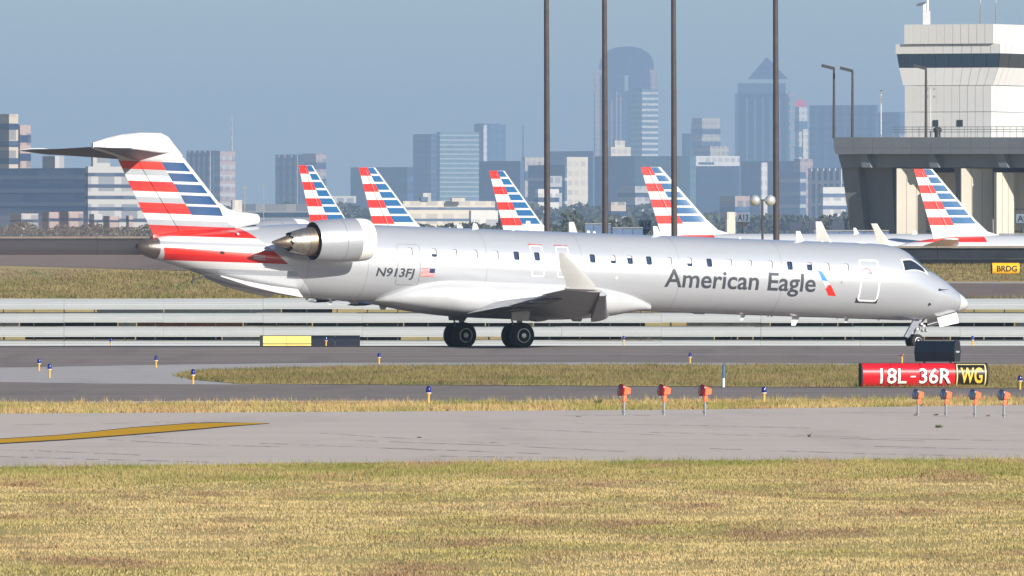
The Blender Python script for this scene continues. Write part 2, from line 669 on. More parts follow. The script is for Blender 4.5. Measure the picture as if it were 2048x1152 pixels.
M['jet_white'] = mat('gloss_white', (.60, .60, .60), .3, 0, .04, 1.5, Coat_Weight=.3)
M['wing_grey'] = mat('wing_grey', (.30, .31, .33), .45, .1, .10, 1.2)
M['stab_grey'] = mat('stabiliser_grey', (.19, .195, .21), .5, .1, .10, 1.2)  # own grey darkened to hold the shade under the stabiliser
M['panel_line'] = mat('panel_line', (.10, .11, .12), .6)


def sector(t, a, z, blue_a, blue_k, blue_z, le_a, le_k, le_z, rw, bw, lo, hi):
    """fin colours: red and white bars aft, blue bars forward, white leading edge"""
    c1 = zramp(t, z, lo, hi, rw)
    c2 = zramp(t, z, lo, hi, bw)
    isblue = t.m('LESS_THAN', t.m('SUBTRACT', a, t.m('MULTIPLY', z, blue_k)), blue_a - blue_k * blue_z)
    isle = t.m('LESS_THAN', t.m('SUBTRACT', a, t.m('MULTIPLY', z, le_k)), le_a - le_k * le_z)
    return t.mix(isle, t.mix(isblue, c1, c2), WHT)


BLU = (.010, .058, .17)
t = NT('tail_livery')
a, z = jet_coords(t)
rw = [(.88, RED), (1.06, DRED), (1.25, GRY), (1.46, WHT), (1.64, DRED), (1.82, RED), (2.01, GRY), (2.215, WHT), (2.38, RED), (2.56, DRED), (2.76, WHT), (2.955, GRY),
      (3.24, RED), (4, WHT)]
bw = [(.88, RED), (1.06, DRED), (1.25, GRY), (1.45, WHT), (1.745, BLU), (1.824, WHT), (2.12, BLU), (2.21, WHT), (2.49, BLU), (2.58, WHT), (2.862, BLU), (2.94, WHT),
      (3.24, BLU), (4, WHT)]
bw = [(bw[i][0], bw[i][1]) for i in range(len(bw))]
# limits carry the colour BELOW them, so shift blue/white pairs accordingly
bw = [(.88, RED), (1.06, DRED), (1.25, GRY), (1.45, WHT), (1.745, BLU), (1.824, WHT), (2.12, BLU), (2.21, WHT), (2.49, BLU), (2.58, WHT), (2.862, BLU), (2.94, WHT), (3.24, BLU), (4, WHT)]
c = sector(t, a, z, 31.28, .687, 1.455, 29.91, .943, 1.446, rw, bw, .5, 4.5)
g = t.noise(t.mapping(t.coord(), (1.2, 1, .8)), 1.5, 2)
c = t.mix(t.m('MULTIPLY', t.m('SUBTRACT', g, .35), .55), c, t.mix(.55, c, (.10, .10, .12)))
t.set(Base_Color=c, Roughness=.3, Coat_Weight=.4, Coat_Roughness=.12)
M['tail'] = t.mat

# --- fuselage skin with real window openings
WIN = [(23.246, 0), (22.296, 1), (21.483, 0), (20.669, 0), (19.834, 0), (19.018, 3), (18.20, 3), (17.16, 3), (15.983, 3), (15.162, 1),
       (14.480, 2), (13.717, 3), (12.903, 0), (12.088, 1), (11.288, 3), (10.475, 0), (9.667, 0), (8.826, 0), (8.031, 3), (7.236, 2),
       (6.526, 0), (5.739, 0)]
CW, CH = .15, 9.0                                  # half cell: metres, degrees
HW, HH = .105, 6.6                                 # half opening
PSI0 = 18.6
al = [.03, .04, .06, .09, .12, .17, .22, .3, .4, .5] + list(np.arange(.62, 4.7, .12)) + list(np.arange(4.8, 24, .3)) + list(np.arange(24.0, 32.55, .2)) + [32.6]
for aw, _ in WIN:
    al = [q for q in al if not (aw - CW - .06 < q < aw + CW + .06)] + [aw - CW, aw + CW]
al = sorted(al)
base = [q for q in range(-180, 180, 5)]
pl = []
for q in base:
    m = q if abs(q) <= 90 else (180 - q if q > 0 else -180 - q)
    if q > 0 and (abs(m - (PSI0 - CH)) < 2 or abs(m - (PSI0 + CH)) < 2):
        continue
    pl.append(float(q))
pl += [PSI0 - CH, PSI0 + CH, 180 - PSI0 + CH, 180 - PSI0 - CH]
pl = sorted(pl)
na, npn = len(al), len(pl)
vs, ns = [], []
for aa in al:
    for pp in pl:
        vs.append(fus(aa, pp))
        ns.append(fnorm(aa, pp))
fs = []
wincols = {}
for k, (aw, st_) in enumerate(WIN):
    wincols[al.index(min(al, key=lambda q: abs(q - (aw - CW))))] = k
rows_s = (pl.index(PSI0 - CH), pl.index(PSI0 + CH))
rows_p = (pl.index(180 - PSI0 - CH), pl.index(180 - PSI0 + CH))
for i in range(na - 1):
    for j in range(npn):
        if i in wincols and (rows_s[0] <= j < rows_s[1] or rows_p[0] <= j < rows_p[1]):
            continue
        j2 = (j + 1) % npn
        fs.append((i * npn + j, i * npn + j2, (i + 1) * npn + j2, (i + 1) * npn + j))


def rrect(hw, hh, r, n=5):
    out = []
    for cx, cy, s in ((1, 1, 0), (-1, 1, 90), (-1, -1, 180), (1, -1, 270)):
        for k in range(n + 1):
            g = R(s + 90 * k / n)
            out.append((cx * (hw - r) + r * math.cos(g), cy * (hh - r) + r * math.sin(g)))
    return out


DEG = math.degrees(1 / 1.345)
HOLE = [(x, y) for x, y in rrect(HW, R(HH) * 1.345, .05)]
for i, k in wincols.items():
    aw = WIN[k][0]
    for side, rows in ((0, rows_s), (1, rows_p)):
        pc = PSI0 if side == 0 else 180 - PSI0
        outer = [i * npn + j for j in range(rows[0], rows[1] + 1)] + [(i + 1) * npn + j for j in range(rows[1], rows[0] - 1, -1)]
        oang = []
        for q in outer:
            ii, jj = divmod(q, npn)
            oang.append(math.atan2((pl[jj] - pc) / CH, (al[ii] - aw) / CW) % (2 * math.pi))
        o2 = sorted(zip(oang, outer))
        inner = []
        for x, y in HOLE:
            pp = pc + y * DEG
            vs.append(fus(aw + x, pp))
            ns.append(fnorm(aw + x, pp))
            inner.append((math.atan2(y / R(HH) / 1.345, x / HW) % (2 * math.pi), len(vs) - 1))
        inner.sort()
        A, B = len(o2), len(inner)
        x = y = 0
        while x < A or y < B:
            ax = o2[x % A][0] + (2 * math.pi if x >= A else 0)
            nxa = o2[(x + 1) % A][0] + (2 * math.pi if x + 1 >= A else 0)
            nxb = inner[(y + 1) % B][0] + (2 * math.pi if y + 1 >= B else 0)
            if y >= B or (x < A and nxa <= nxb):
                fs.append((o2[x % A][1], o2[(x + 1) % A][1], inner[y % B][1]))
                x += 1
            else:
                fs.append((o2[x % A][1], inner[(y + 1) % B][1], inner[y % B][1]))
                y += 1
me = bpy.data.meshes.new('fuselage')
me.from_pydata([tuple(q) for q in vs], [], fs)
me.materials.append(M['livery'])
# orient every face outwards, then use the exact surface normals
bm_ = bmesh.new()
bm_.from_mesh(me)
bm_.verts.ensure_lookup_table()
for f in bm_.faces:
    n = Vector((0, 0, 0))
    for v_ in f.verts:
        n += ns[v_.index]
    f.normal_update()
    if f.normal.dot(n) < 0:
        f.normal_flip()
bm_.to_mesh(me)
bm_.free()
me.polygons.foreach_set('use_smooth', [True] * len(me.polygons))
me.normals_split_custom_set_from_vertices([tuple(q) for q in ns])
fuselage = obj('fuselage', me, jet)

# --- cabin windows: reveal, pane, blind
for k, (aw, st_) in enumerate(WIN):
    for side in (0, 1):
        pc = PSI0 if side == 0 else 180 - PSI0
        sg = 1 if side == 0 else -1
        nn = fnorm(aw, pc)
        mb = MB()
        rim = [fus(aw + x, pc + y * DEG) for x, y in HOLE]
        back = [q - nn * .06 for q in rim]
        n = len(rim)
        mb.add(rim + back, [(i, (i + 1) % n, n + (i + 1) % n, n + i) for i in range(n)])
        w = mb.local('cabin_window', M['mid_grey'], jet, False, False)  # reveal darkened to mid grey for the shade inside the opening
        mb = MB()
        mb.add([q + nn * .004 for q in back], [tuple(range(n))])
        mb.local('window_pane', M['cabin_glass'], w)
        if st_ < 3 and side == 0:
            lim = {0: -1, 1: -.25, 2: .55}[st_]
            pts = [(x, y) for x, y in HOLE if y / (R(HH) * 1.345) >= lim]
            if lim > -1:
                pts = pts + [(-HW, lim * R(HH) * 1.345), (HW, lim * R(HH) * 1.345)]
                pts.sort(key=lambda q: math.atan2(q[1] - .06, q[0]))
            mb = MB()
            pts3 = [fus(aw + x, pc + y * DEG) - nn * .042 for x, y in pts]
            mb.add(pts3, [tuple(range(len(pts3)))])
            mb.local('window_blind', M['jet_white'], w)


# --- decals that follow the skin
def wrap(bm, off, step=.05, da=None):
    """bm: flat mesh in (a, arc) coordinates -> 3D on the skin"""
    ys_ = [v_.co.y for v_ in bm.verts]
    y = math.floor(min(ys_) / step) * step
    while y < max(ys_):
        bmesh.ops.bisect_plane(bm, geom=bm.verts[:] + bm.edges[:] + bm.faces[:], plane_co=(0, y, 0), plane_no=(0, 1, 0))
        y += step
    if da:
        xs_ = [v_.co.x for v_ in bm.verts]
        x = math.floor(min(xs_) / da) * da
        while x < max(xs_):
            bmesh.ops.bisect_plane(bm, geom=bm.verts[:] + bm.edges[:] + bm.faces[:], plane_co=(x, 0, 0), plane_no=(1, 0, 0))
            x += da
    for v_ in bm.verts:
        v_.co = fus(v_.co.x, v_.co.y * DEG, off)


def decal(name, polys, m, parent, off=.004, da=None, step=.05):
    """polys: list of [(a, psi) ...] or ([outer],[inner]) rings"""
    bm = bmesh.new()
    for pg in polys:
        if isinstance(pg, tuple):
            o_, i_ = ([bm.verts.new((q[0], q[1] / DEG, 0)) for q in r] for r in pg)
            n = len(o_)
            for i in range(n):
                bm.faces.new((o_[i], o_[(i + 1) % n], i_[(i + 1) % n], i_[i]))
        else:
            bm.faces.new([bm.verts.new((q[0], q[1] / DEG, 0)) for q in pg])
    bmesh.ops.triangulate(bm, faces=bm.faces)
    wrap(bm, off, step, da)
    me = bpy.data.meshes.new(name)
    bm.to_mesh(me)
    bm.free()
    me.materials.append(m)
    me.polygons.foreach_set('use_smooth', [True] * len(me.polygons))
    return obj(name, me, parent)


def text_mesh(body, bold=0.0, shear=0.0, spacing=1.0):
    cu = bpy.data.curves.new('lettering', 'FONT')
    cu.body = body
    cu.offset = bold
    cu.shear = shear
    cu.space_character = spacing
    cu.resolution_u = 4
    o = bpy.data.objects.new('lettering', cu)
    COL.objects.link(o)
    bpy.context.view_layer.update()
    me = bpy.data.meshes.new_from_object(o.evaluated_get(bpy.context.evaluated_depsgraph_get()))
    bpy.data.objects.remove(o)
    co = np.array([v_.co[:] for v_ in me.vertices])
    return me, co[:, :2].min(0), co[:, :2].max(0)


def text_decal(body, a_left, a_right, psi_base, cap_h, parent, m, bold=.012, shear=0.0, drop=True):
    me, lo, hi = text_mesh(body, bold, shear)
    bm = bmesh.new()
    bm.from_mesh(me)
    sx = (a_left - a_right) / (hi[0] - lo[0])
    sy = cap_h / .70
    for v_ in bm.verts:
        v_.co = (a_left - (v_.co.x - lo[0]) * sx, psi_base / DEG + v_.co.y * sy, 0)
    wrap(bm, .004, .04)
    m2_ = bpy.data.meshes.new('lettering')
    bm.to_mesh(m2_)
    bm.free()
    m2_.materials.append(m)
    return obj('lettering', m2_, parent)


text_decal('American Eagle', 13.08, 6.99, -20.0, .635, fuselage, M['letter'], .016)
text_decal('N913FJ', 24.57, 23.055, -19.6, .30, fuselage, M['letter'], .022, .12)
# flag
fl = []
f0, f1, q0, q1 = 22.81, 22.27, -5.6, -18.0
for i in range(7):
    fl.append([(f0, q0 + (q1 - q0) * (2 * i) / 13), (f1 if i > 3 else f0 - .33, q0 + (q1 - q0) * (2 * i) / 13),
               (f1 if i > 3 else f0 - .33, q0 + (q1 - q0) * (2 * i + 1) / 13), (f0, q0 + (q1 - q0) * (2 * i + 1) / 13)])
decal('flag_ground', [[(f0, q0), (f1, q0), (f1, q1), (f0, q1)]], M['jet_white'], fuselage, .003)
decal('flag_bar', fl, M['red'], fuselage, .006)
decal('flag_canton', [[(f0 - .33, q0), (f1, q0), (f1, q0 + (q1 - q0) * .54), (f0 - .33, q0 + (q1 - q0) * .54)]],
      mat('navy', (.02, .03, .10), .4), fuselage, .006)
# tail-shaped mark behind the title
decal('blue_emblem', [[(6.923, 12.2), (6.755, 11.5), (6.525, -3.2), (6.738, -2.4)]], mat('bright_blue', (.04, .22, .55), .35), fuselage)
decal('white_emblem', [[(6.738, -2.4), (6.525, -3.2), (6.396, -8.2), (6.559, -14.1)]], M['jet_white'], fuselage)
decal('red_emblem', [[(6.577, -15.2), (6.555, -10.8), (6.48, -9.0), (6.396, -8.2), (6.095, -26.0), (6.406, -25.5)]], M['red'], fuselage)


def ring(a0, a1, p0, p1, w, r=.12):
    ca, cp = (a0 + a1) / 2, (p0 + p1) / 2 / DEG
    hw, hh = abs(a1 - a0) / 2, abs(p1 - p0) / 2 / DEG
    o_ = [(ca + x, (cp + y) * DEG) for x, y in rrect(hw, hh, r)]
    i_ = [(ca + x, (cp + y) * DEG) for x, y in rrect(hw - w, hh - w, max(r - w, .01))]
    return (o_, i_)


dm = mat('door_outline_white', (.84, .84, .84), .4, var=.02)
d = decal('door_outline', [ring(5.20, 4.39, -33.0, 33.5, .06, .13)], dm, fuselage)
decal('door_sill', [[(5.27, -26.4), (5.25, -36.2), (4.37, -36.2), (4.385, -26.9), (4.45, -33.0), (4.55, -34.2), (5.05, -34.2), (5.14, -33.0)]], M['dark'], d, .006)
arc = [(4.93 + .21 * math.cos(R(g)), (9 / DEG + .23 * math.sin(R(g))) * DEG) for g in range(0, 181, 15)]
arc2 = [(4.93 + .185 * math.cos(R(g)), (9 / DEG + .205 * math.sin(R(g))) * DEG) for g in range(0, 181, 15)]
decal('door_handle_arc', [arc[:-1] + arc[-1:] + arc2[::-1]], M['red'], d, .006)
decal('door_handle', [[(4.88, 13.5), (4.68, 13.2), (4.68, 9.5), (4.88, 9.8)], [(5.08, 4.6), (4.80, 4.4), (4.80, 3.2), (5.08, 3.4)]], M['mid_grey'], d, .006)
for a0, a1 in ((18.43, 17.93), (17.40, 16.90)):
    e = decal('exit_outline', [ring(a0, a1, -12.0, 36.5, .035, .06)], dm, fuselage)
    me_, lo, hi = text_mesh('EMERGENCY EXIT', .01)
    bm = bmesh.new()
    bm.from_mesh(me_)
    for v_ in bm.verts:
        v_.co = (a0 + .03 - (v_.co.x - lo[0]) * .56 / (hi[0] - lo[0]), 37.6 / DEG + v_.co.y * .075, 0)
    wrap(bm, .005, .04)
    m2_ = bpy.data.meshes.new('exit_lettering')
    bm.to_mesh(m2_)
    bm.free()
    m2_.materials.append(M['red'])
    obj('exit_lettering', m2_, e)
decal('service_door_seam', [ring(23.75, 22.85, -33, 31, .012, .10)], M['panel_line'], fuselage)
decal('tail_hatch_seam', [ring(31.9, 31.35, 30, 52, .02, .03)], M['jet_white'], fuselage, da=.1)
decal('round_vent', [[(30.4 + .09 * math.cos(R(g)), (.05 + .09 * math.sin(R(g))) * DEG) for g in range(0, 360, 20)]], M['black'], fuselage, .006, da=.05)
decal('drain_light', [[(15.02 + .05 * math.cos(R(g)), (-.22 + .05 * math.sin(R(g))) * DEG) for g in range(0, 360, 30)]], dm, fuselage, .006)
decal('static_port', [[(5.95 + .04 * math.cos(R(g)), (-.1 + .04 * math.sin(R(g))) * DEG) for g in range(0, 360, 30)]], M['mid_grey'], fuselage, .006)
for aa, pp in ((28.9, 3.0), ):
    decal('notice_lettering', [[(aa + .35 - .07 * (i % 6), pp - 3 * (i // 6)), (aa + .29 - .07 * (i % 6), pp - 3 * (i // 6)), (aa + .29 - .07 * (i % 6), pp - 3 * (i // 6) - 1.6),
                                (aa + .35 - .07 * (i % 6), pp - 3 * (i // 6) - 1.6)] for i in range(18)], M['jet_white'], fuselage, .006)
# lap joints of the skin
for aa in (8.35, 12.5, 16.4, 20.2, 24.9, 27.2):
    decal('skin_joint', [[(aa, -70), (aa + .008, -70), (aa + .008, 85), (aa, 85)]], M['panel_line'], fuselage, .002)

# --- cockpit glazing
for sg in (1, -1):
    f_ = (lambda p: p) if sg == 1 else (lambda p: 180 - p)
    wf = decal('side_window_frame', [[(3.424, f_(37.8)), (2.86, f_(46.0)), (2.25, f_(44.0)), (2.19, f_(33.0)), (3.387, f_(16.0))]],
               M['light_grey'], jet, .006, .08)
    decal('side_window_glass', [[(3.35, f_(35.2)), (2.92, f_(42.0)), (2.42, f_(40.0)), (2.38, f_(32.5)), (3.335, f_(18.6))]], M['glass'], wf, .012, .08)
    ws = decal('windscreen', [[(2.72, f_(49.5)), (2.66, f_(86)), (2.05, f_(86)), (1.92, f_(66)), (2.06, f_(49))]], M['glass'], jet, .008, .08)
    decal('wiper', [[(1.98, f_(70)), (1.94, f_(70)), (2.25, f_(58)), (2.29, f_(58))]], M['dark'], ws, .03, .08)
decal('radome_seam', [[(.655, -85), (.645, -85), (.645, 85), (.655, 85)]], M['panel_line'], fuselage, .003)
for aa, pp in ((1.796, 11.2), (2.186, -25.5)):
    p0, nn = fus(aa, pp), fnorm(aa, pp)
    mb = MB()
    mb.lathe([(-.02, .05), (.05, .04), (.06, .0)], p0, nn, 10)
    if pp > 0:
        mb.tube(p0 + nn * .05, p0 + nn * .09 + Vector((.3, 0, 0)), .02, .008, 6)
    mb.local('air_data_probe', M['dark'], jet)

# --- tail cone
mb = MB()
secs = []
for aa in np.linspace(32.605, 33.3, 9):
    secs.append([fus(aa, q) for q in range(0, 360, 12)])
mb.loft(secs, cap=True)
tc = mb.local('tail_cone', mat('bronze_titanium', (.20, .175, .15), .38, .8, .12, 4), jet, 50)
c_ = sum((Vector(q) for q in secs[-1]), Vector()) / 30
mb = MB()
mb.add([q + Vector((-.004, 0, 0)) + (c_ - q) * .2 for q in secs[-1]], [tuple(range(30))])
mb.local('exhaust_opening', M['black'], tc)
decal('vent_louver', [ring(32.98, 32.78, 2, 20, .02, .04)], M['jet_white'], tc, .005, .05)


# --- wings
def foil(x0=0., x1=1., tc=.12, n=12):
    def th(x):
        return 5 * tc * (.2969 * math.sqrt(max(x, 0)) - .126 * x - .3516 * x * x + .2843 * x ** 3 - .1015 * x ** 4)
    xs_ = [x0 + (x1 - x0) * (1 - math.cos(math.pi * i / n)) / 2 for i in range(n + 1)]
    up_ = [(x, th(x) + .02 * math.sin(math.pi * x)) for x in reversed(xs_)]
    lo_ = [(x, -th(x) + .02 * math.sin(math.pi * x)) for x in xs_[1:]]
    return up_ + lo_


def wsec(b, ale, zle, chord, tc, inc, x0=0., x1=1., da=0., dz=0., defl=0., vert=False, n=12):
    out = []
    ci, si = math.cos(R(inc)), math.sin(R(inc))
    for x, y in foil(x0, x1, tc, n):
        if defl:
            g = R(defl)
            xx, yy = x - x0, y
            x, y = x0 + xx * math.cos(g) + yy * math.sin(g), -xx * math.sin(g) + yy * math.cos(g)
        if vert:
            out.append(V(ale + x * chord + da, b + y * chord, zle + dz))
        else:
            out.append(V(ale + (x * ci + y * si) * chord + da, b, zle + (y * ci - x * si) * chord + dz))
    return out


def wing_geo(b):
    le = 15.15 + .526 * b
    te = 20.95 + .03 * (b - 1.4) if b < 4.6 else 21.05 + (b - 4.6) * .236
    zl = -1.37 + .048 * (b - 1.2)
    tc = .14 if b < 2 else .14 - .04 * min(1, (b - 2) / 6)
    return le, zl, te - le, tc


def mirror(secs, s):
    return secs if s > 0 else [[Vector((q.x, -q.y, q.z)) for q in r] for r in secs]


for s in (1, -1):
    wing = None
    mb = MB()
    bs = [.7, 1.4, 2.5, 3.6, 4.6, 6, 7.5, 9, 10.3, 11.3, 11.62]
    mb.loft(mirror([wsec(b, *wing_geo(b), 1.5 - .15 * b, 0, .77) for b in bs], s))
    wing = mb.local('wing', M['wing_grey'], jet, 50)
    for nm, b0, b1, df in (('inboard_flap', 1.45, 4.5, 9), ('outboard_flap', 4.7, 8.5, 9), ('aileron', 8.65, 11.3, 0)):
        mb = MB()
        q = []
        for b in np.linspace(b0, b1, 4):
            le, zl, c, tc = wing_geo(b)
            q.append(wsec(b, le, zl, c, tc, 1.5 - .15 * b, .775, 1.0, .02 * c if df else 0, -.005 * c, df, n=6))
        mb.loft(mirror(q, s))
        mb.local(nm, M['wing_grey'], wing, 50)
    mb = MB()
    q = []
    for b in np.linspace(2.0, 11.3, 8):
        le, zl, c, tc = wing_geo(b)
        ck = max(c, 1.9)
        q.append([p for p in wsec(b, le, zl, ck, max(tc, .11), 1.5 - .15 * b, 0, .15, -.15 * ck * .75, -.045 * ck, n=8)])
    mb.loft(mirror(q, s))
    mb.local('slat', M['wing_grey'], wing, 50)
    for b in (3.3, 6.4, 8.2):
        le, zl, c, tc = wing_geo(b)
        mb = MB()
        pr = [(0, .01), (.2, .06), (.6, .085), (1.0, .065), (1.3, .01)]
        p0 = V(le + c * .60, b * s, zl - .06 - .02 * c)
        mb.lathe(pr, p0, (-1, 0, -.11), 12)
        mb.local('flap_track_fairing', M['stab_grey'], wing, True)
    # winglet
    mb = MB()
    q = [wsec(11.56, 21.25, -.89, 1.45, .10, 0, vert=False, n=8), wsec(11.74, 21.45, -.80, 1.30, .08, 0, n=8)]
    mb.loft(mirror(q, s), cap=True)
    wl_ = mb.local('wing_tip', M['jet_white'], wing, 50)
    mb = MB()
    q = [wsec(11.70, 21.50, -.84, 1.22, .10, 0, vert=True, n=8), wsec(11.80, 21.68, -.62, 1.10, .09, 0, vert=True, n=8),
         wsec(12.05, 22.45, -.10, .72, .08, 0, vert=True, n=8), wsec(12.24, 23.06, .33, .27, .08, 0, vert=True, n=8),
         wsec(12.26, 23.14, .37, .15, .08, 0, vert=True, n=8)]
    mb.loft(mirror(q, s), cap=True)
    mb.local('winglet', mat('winglet_paint', (.44, .44, .42), .45, 0, .06, 1.5), wing, 50)

# belly fairing
mb = MB()
fa = [13.3, 13.7, 14.2, 14.9, 15.8, 17, 18.2, 19.4, 20.6, 21.6, 22.4, 23.1, 23.7, 24.1]
ftop = pchip(fa, [-1.12, -.98, -.82, -.66, -.55, -.50, -.50, -.50, -.48, -.50, -.62, -.82, -1.06, -1.24])
fbot = pchip(fa, [-1.33, -1.37, -1.45, -1.58, -1.68, -1.76, -1.78, -1.78, -1.76, -1.70, -1.62, -1.52, -1.42, -1.36])
fwid = pchip(fa, [.012, .03, .07, .13, .22, .28, .31, .31, .31, .27, .20, .12, .05, .012])
secs = []
for aa in np.linspace(13.3, 24.1, 44):
    tp, bt, wd = float(ftop(aa)), float(fbot(aa)), float(fwid(aa))
    bf = math.sqrt(max(1.352 ** 2 - tp * tp, .05))
    wd += bf
    r = []
    n = 16
    for s in (1, -1):
        pts = []
        for k in range(n + 1):
            g = k / n * math.pi / 2
            # quarter superellipse from the skin contact to the keel
            e = .62
            y = math.cos(g) ** e * wd
            zq = tp + (bt - tp) * (.34 + .66 * math.sin(g) ** e)
            pts.append((y, zq))
        head = [(bf - .06, tp), (bf + (wd - bf) * .55, tp + (bt - tp) * .16)]
        side = head + pts
        r += [V(aa, s * y, z) for y, z in (side if s == 1 else side[::-1])][0 if s == 1 else 1:]
    secs.append(r)
mb.loft(secs)
mb.local('belly_fairing', mat('fairing_grey_white', (.49, .50, .51), .34, .15, .05, 1.2, Coat_Weight=.3), jet, 60)

# --- fin, rudder, fairing, stabiliser
fle = lambda z: 30.33 + .9377 * (z - 2.112)
fte = lambda z: 32.67 + (z - .705) * .566
hin = lambda z: 31.79 + (z - .978) * .7055
zs_ = [.62, .9, 1.2, 1.5, 1.9, 2.3, 2.7, 3.05, 3.42]
for nm, x0f, x1f in (('fin', lambda z: fle(z), lambda z: hin(z) - .012), ('rudder', lambda z: hin(z) + .012, lambda z: fte(z))):
    mb = MB()
    secs = []
    for z in zs_:
        le, te = fle(z), fte(z)
        c = te - le
        x0, x1 = (x0f(z) - le) / c, (x1f(z) - le) / c
        if nm == 'fin' and z < 1.0:
            pass
        secs.append(wsec(0, le, z, c, .105, 0, x0, x1, vert=True, n=12))
        # remove camber used for wings
        secs[-1] = [Vector((q.x, q.y + .02 * c * math.sin(math.pi * min(1, max(0, ((A0 - q.x) - le) / c))), q.z)) for q in secs[-1]]
    mb.loft(secs)
    mb.local(nm, M['tail'], jet, 60)
mb = MB()
secs = []
for aa, z0, z1, w in [(31.62, 3.36, 3.52, .02), (31.8, 3.26, 3.70, .09), (31.98, 3.22, 3.88, .14), (32.23, 3.20, 4.15, .20), (32.52, 3.20, 4.265, .24), (33.3, 3.22, 4.25, .27),
                       (34.08, 3.36, 4.15, .24), (34.65, 3.50, 4.0, .17), (35.14, 3.62, 3.83, .07)]:
    zc, hh = (z0 + z1) / 2, (z1 - z0) / 2
    secs.append([V(aa, w * math.copysign(abs(math.cos(R(g))) ** .8, math.cos(R(g))), zc + hh * math.copysign(abs(math.sin(R(g))) ** .8, math.sin(R(g)))) for g in range(0, 360, 15)])
mb.loft(secs)
mb.local('fin_top_fairing', M['jet_white'], jet, 70)
mb = MB()
secs = []
for aa, z0, z1, w in [(28.58, 1.24, 1.52, .13), (28.64, 1.20, 1.575, .17), (28.9, 1.16, 1.60, .19), (29.4, 1.05, 1.63, .18), (29.8, .95, 1.72, .15), (30.3, .85, 2.02, .12), (30.9, .8, 2.2, .06)]:
    zc, hh = (z0 + z1) / 2, (z1 - z0) / 2
    secs.append([V(aa, w * math.cos(R(g)), zc + hh * math.sin(R(g))) for g in range(0, 360, 15)])
mb.loft(secs)
mb.local('dorsal_fairing', M['jet_white'], jet, 70)
# fillet between fin and tail cone
mb = MB()
secs = []
for aa in np.linspace(29.6, 32.75, 12):
    q = (aa - 29.6) / 3.15
    zt = float(_zt(aa))
    zl = zt + .10 - .03 * q
    secs.append([V(aa, .42 - .22 * q, zt - .16), V(aa, .26 - .12 * q, zt + .0), V(aa, .13, zl), V(aa, -.13, zl), V(aa, -.26 + .12 * q, zt), V(aa, -.42 + .22 * q, zt - .16)])
mb.loft(secs)
mb.local('fin_root_fillet', M['tail'], jet, 70)
for s in (1, -1):
    def sgeo(b):
        q = (b - .1) / 4.17
        return 33.25 + 1.05 * q, 3.31 + .21 * q, (35.15 + .72 * q) - (33.25 + 1.05 * q)
    for nm, x0, x1 in (('stabiliser', 0., .70), ('elevator', .705, 1.)):
        mb = MB()
        q = []
        for b in (.1, 1.2, 2.4, 3.5, 4.26):
            le, zl, c = sgeo(b)
            inc = -11.5 + 10 * b / 4.27
            q.append(wsec(b, le, zl, c, .11, inc, x0, x1, n=10))
        mb.loft(mirror(q, s))
        if nm == 'stabiliser':
            stab = mb.local(nm, M['stab_grey'], jet, 50)
        else:
            mb.local(nm, M['stab_grey'], stab, 50)
    mb = MB()
    q = []
    for b, gr, tc in ((4.262, .0, .135), (4.30, .03, .12), (4.33, .18, .06)):
        le, zl, c = sgeo(4.27)
        q.append(wsec(b, le + gr, zl + .005, c - gr * 1.3, tc, -1.5, 0, 1., n=10))
    mb.loft(mirror(q, s))
    mb.local('stabiliser_tip', M['jet_white'], stab, 60)  # white cap paints the sunlit end of the stabiliser
# ventral strakes
for s in (1, -1):
    mb = MB()
    up_l = [(30.35, -.60, .68), (29.4, -.78, .82), (28.4, -.92, .90), (27.38, -1.0, .92)]
    dn_l = [(30.35, -.63, .70), (29.4, -.92, 1.00), (28.4, -1.12, 1.16), (27.40, -1.26, 1.24)]
    secs = [[V(a, s * b, z) for a, z, b in ((p[0], p[1], p[2] - .12), (q[0], q[1], q[2]), (q[0], q[1] - .03, q[2]), (p[0], p[1] - .12, p[2] - .2))] for p, q in zip(up_l, dn_l)]
    mb.loft(secs)
    mb.local('ventral_strake', M['jet_white'], jet)

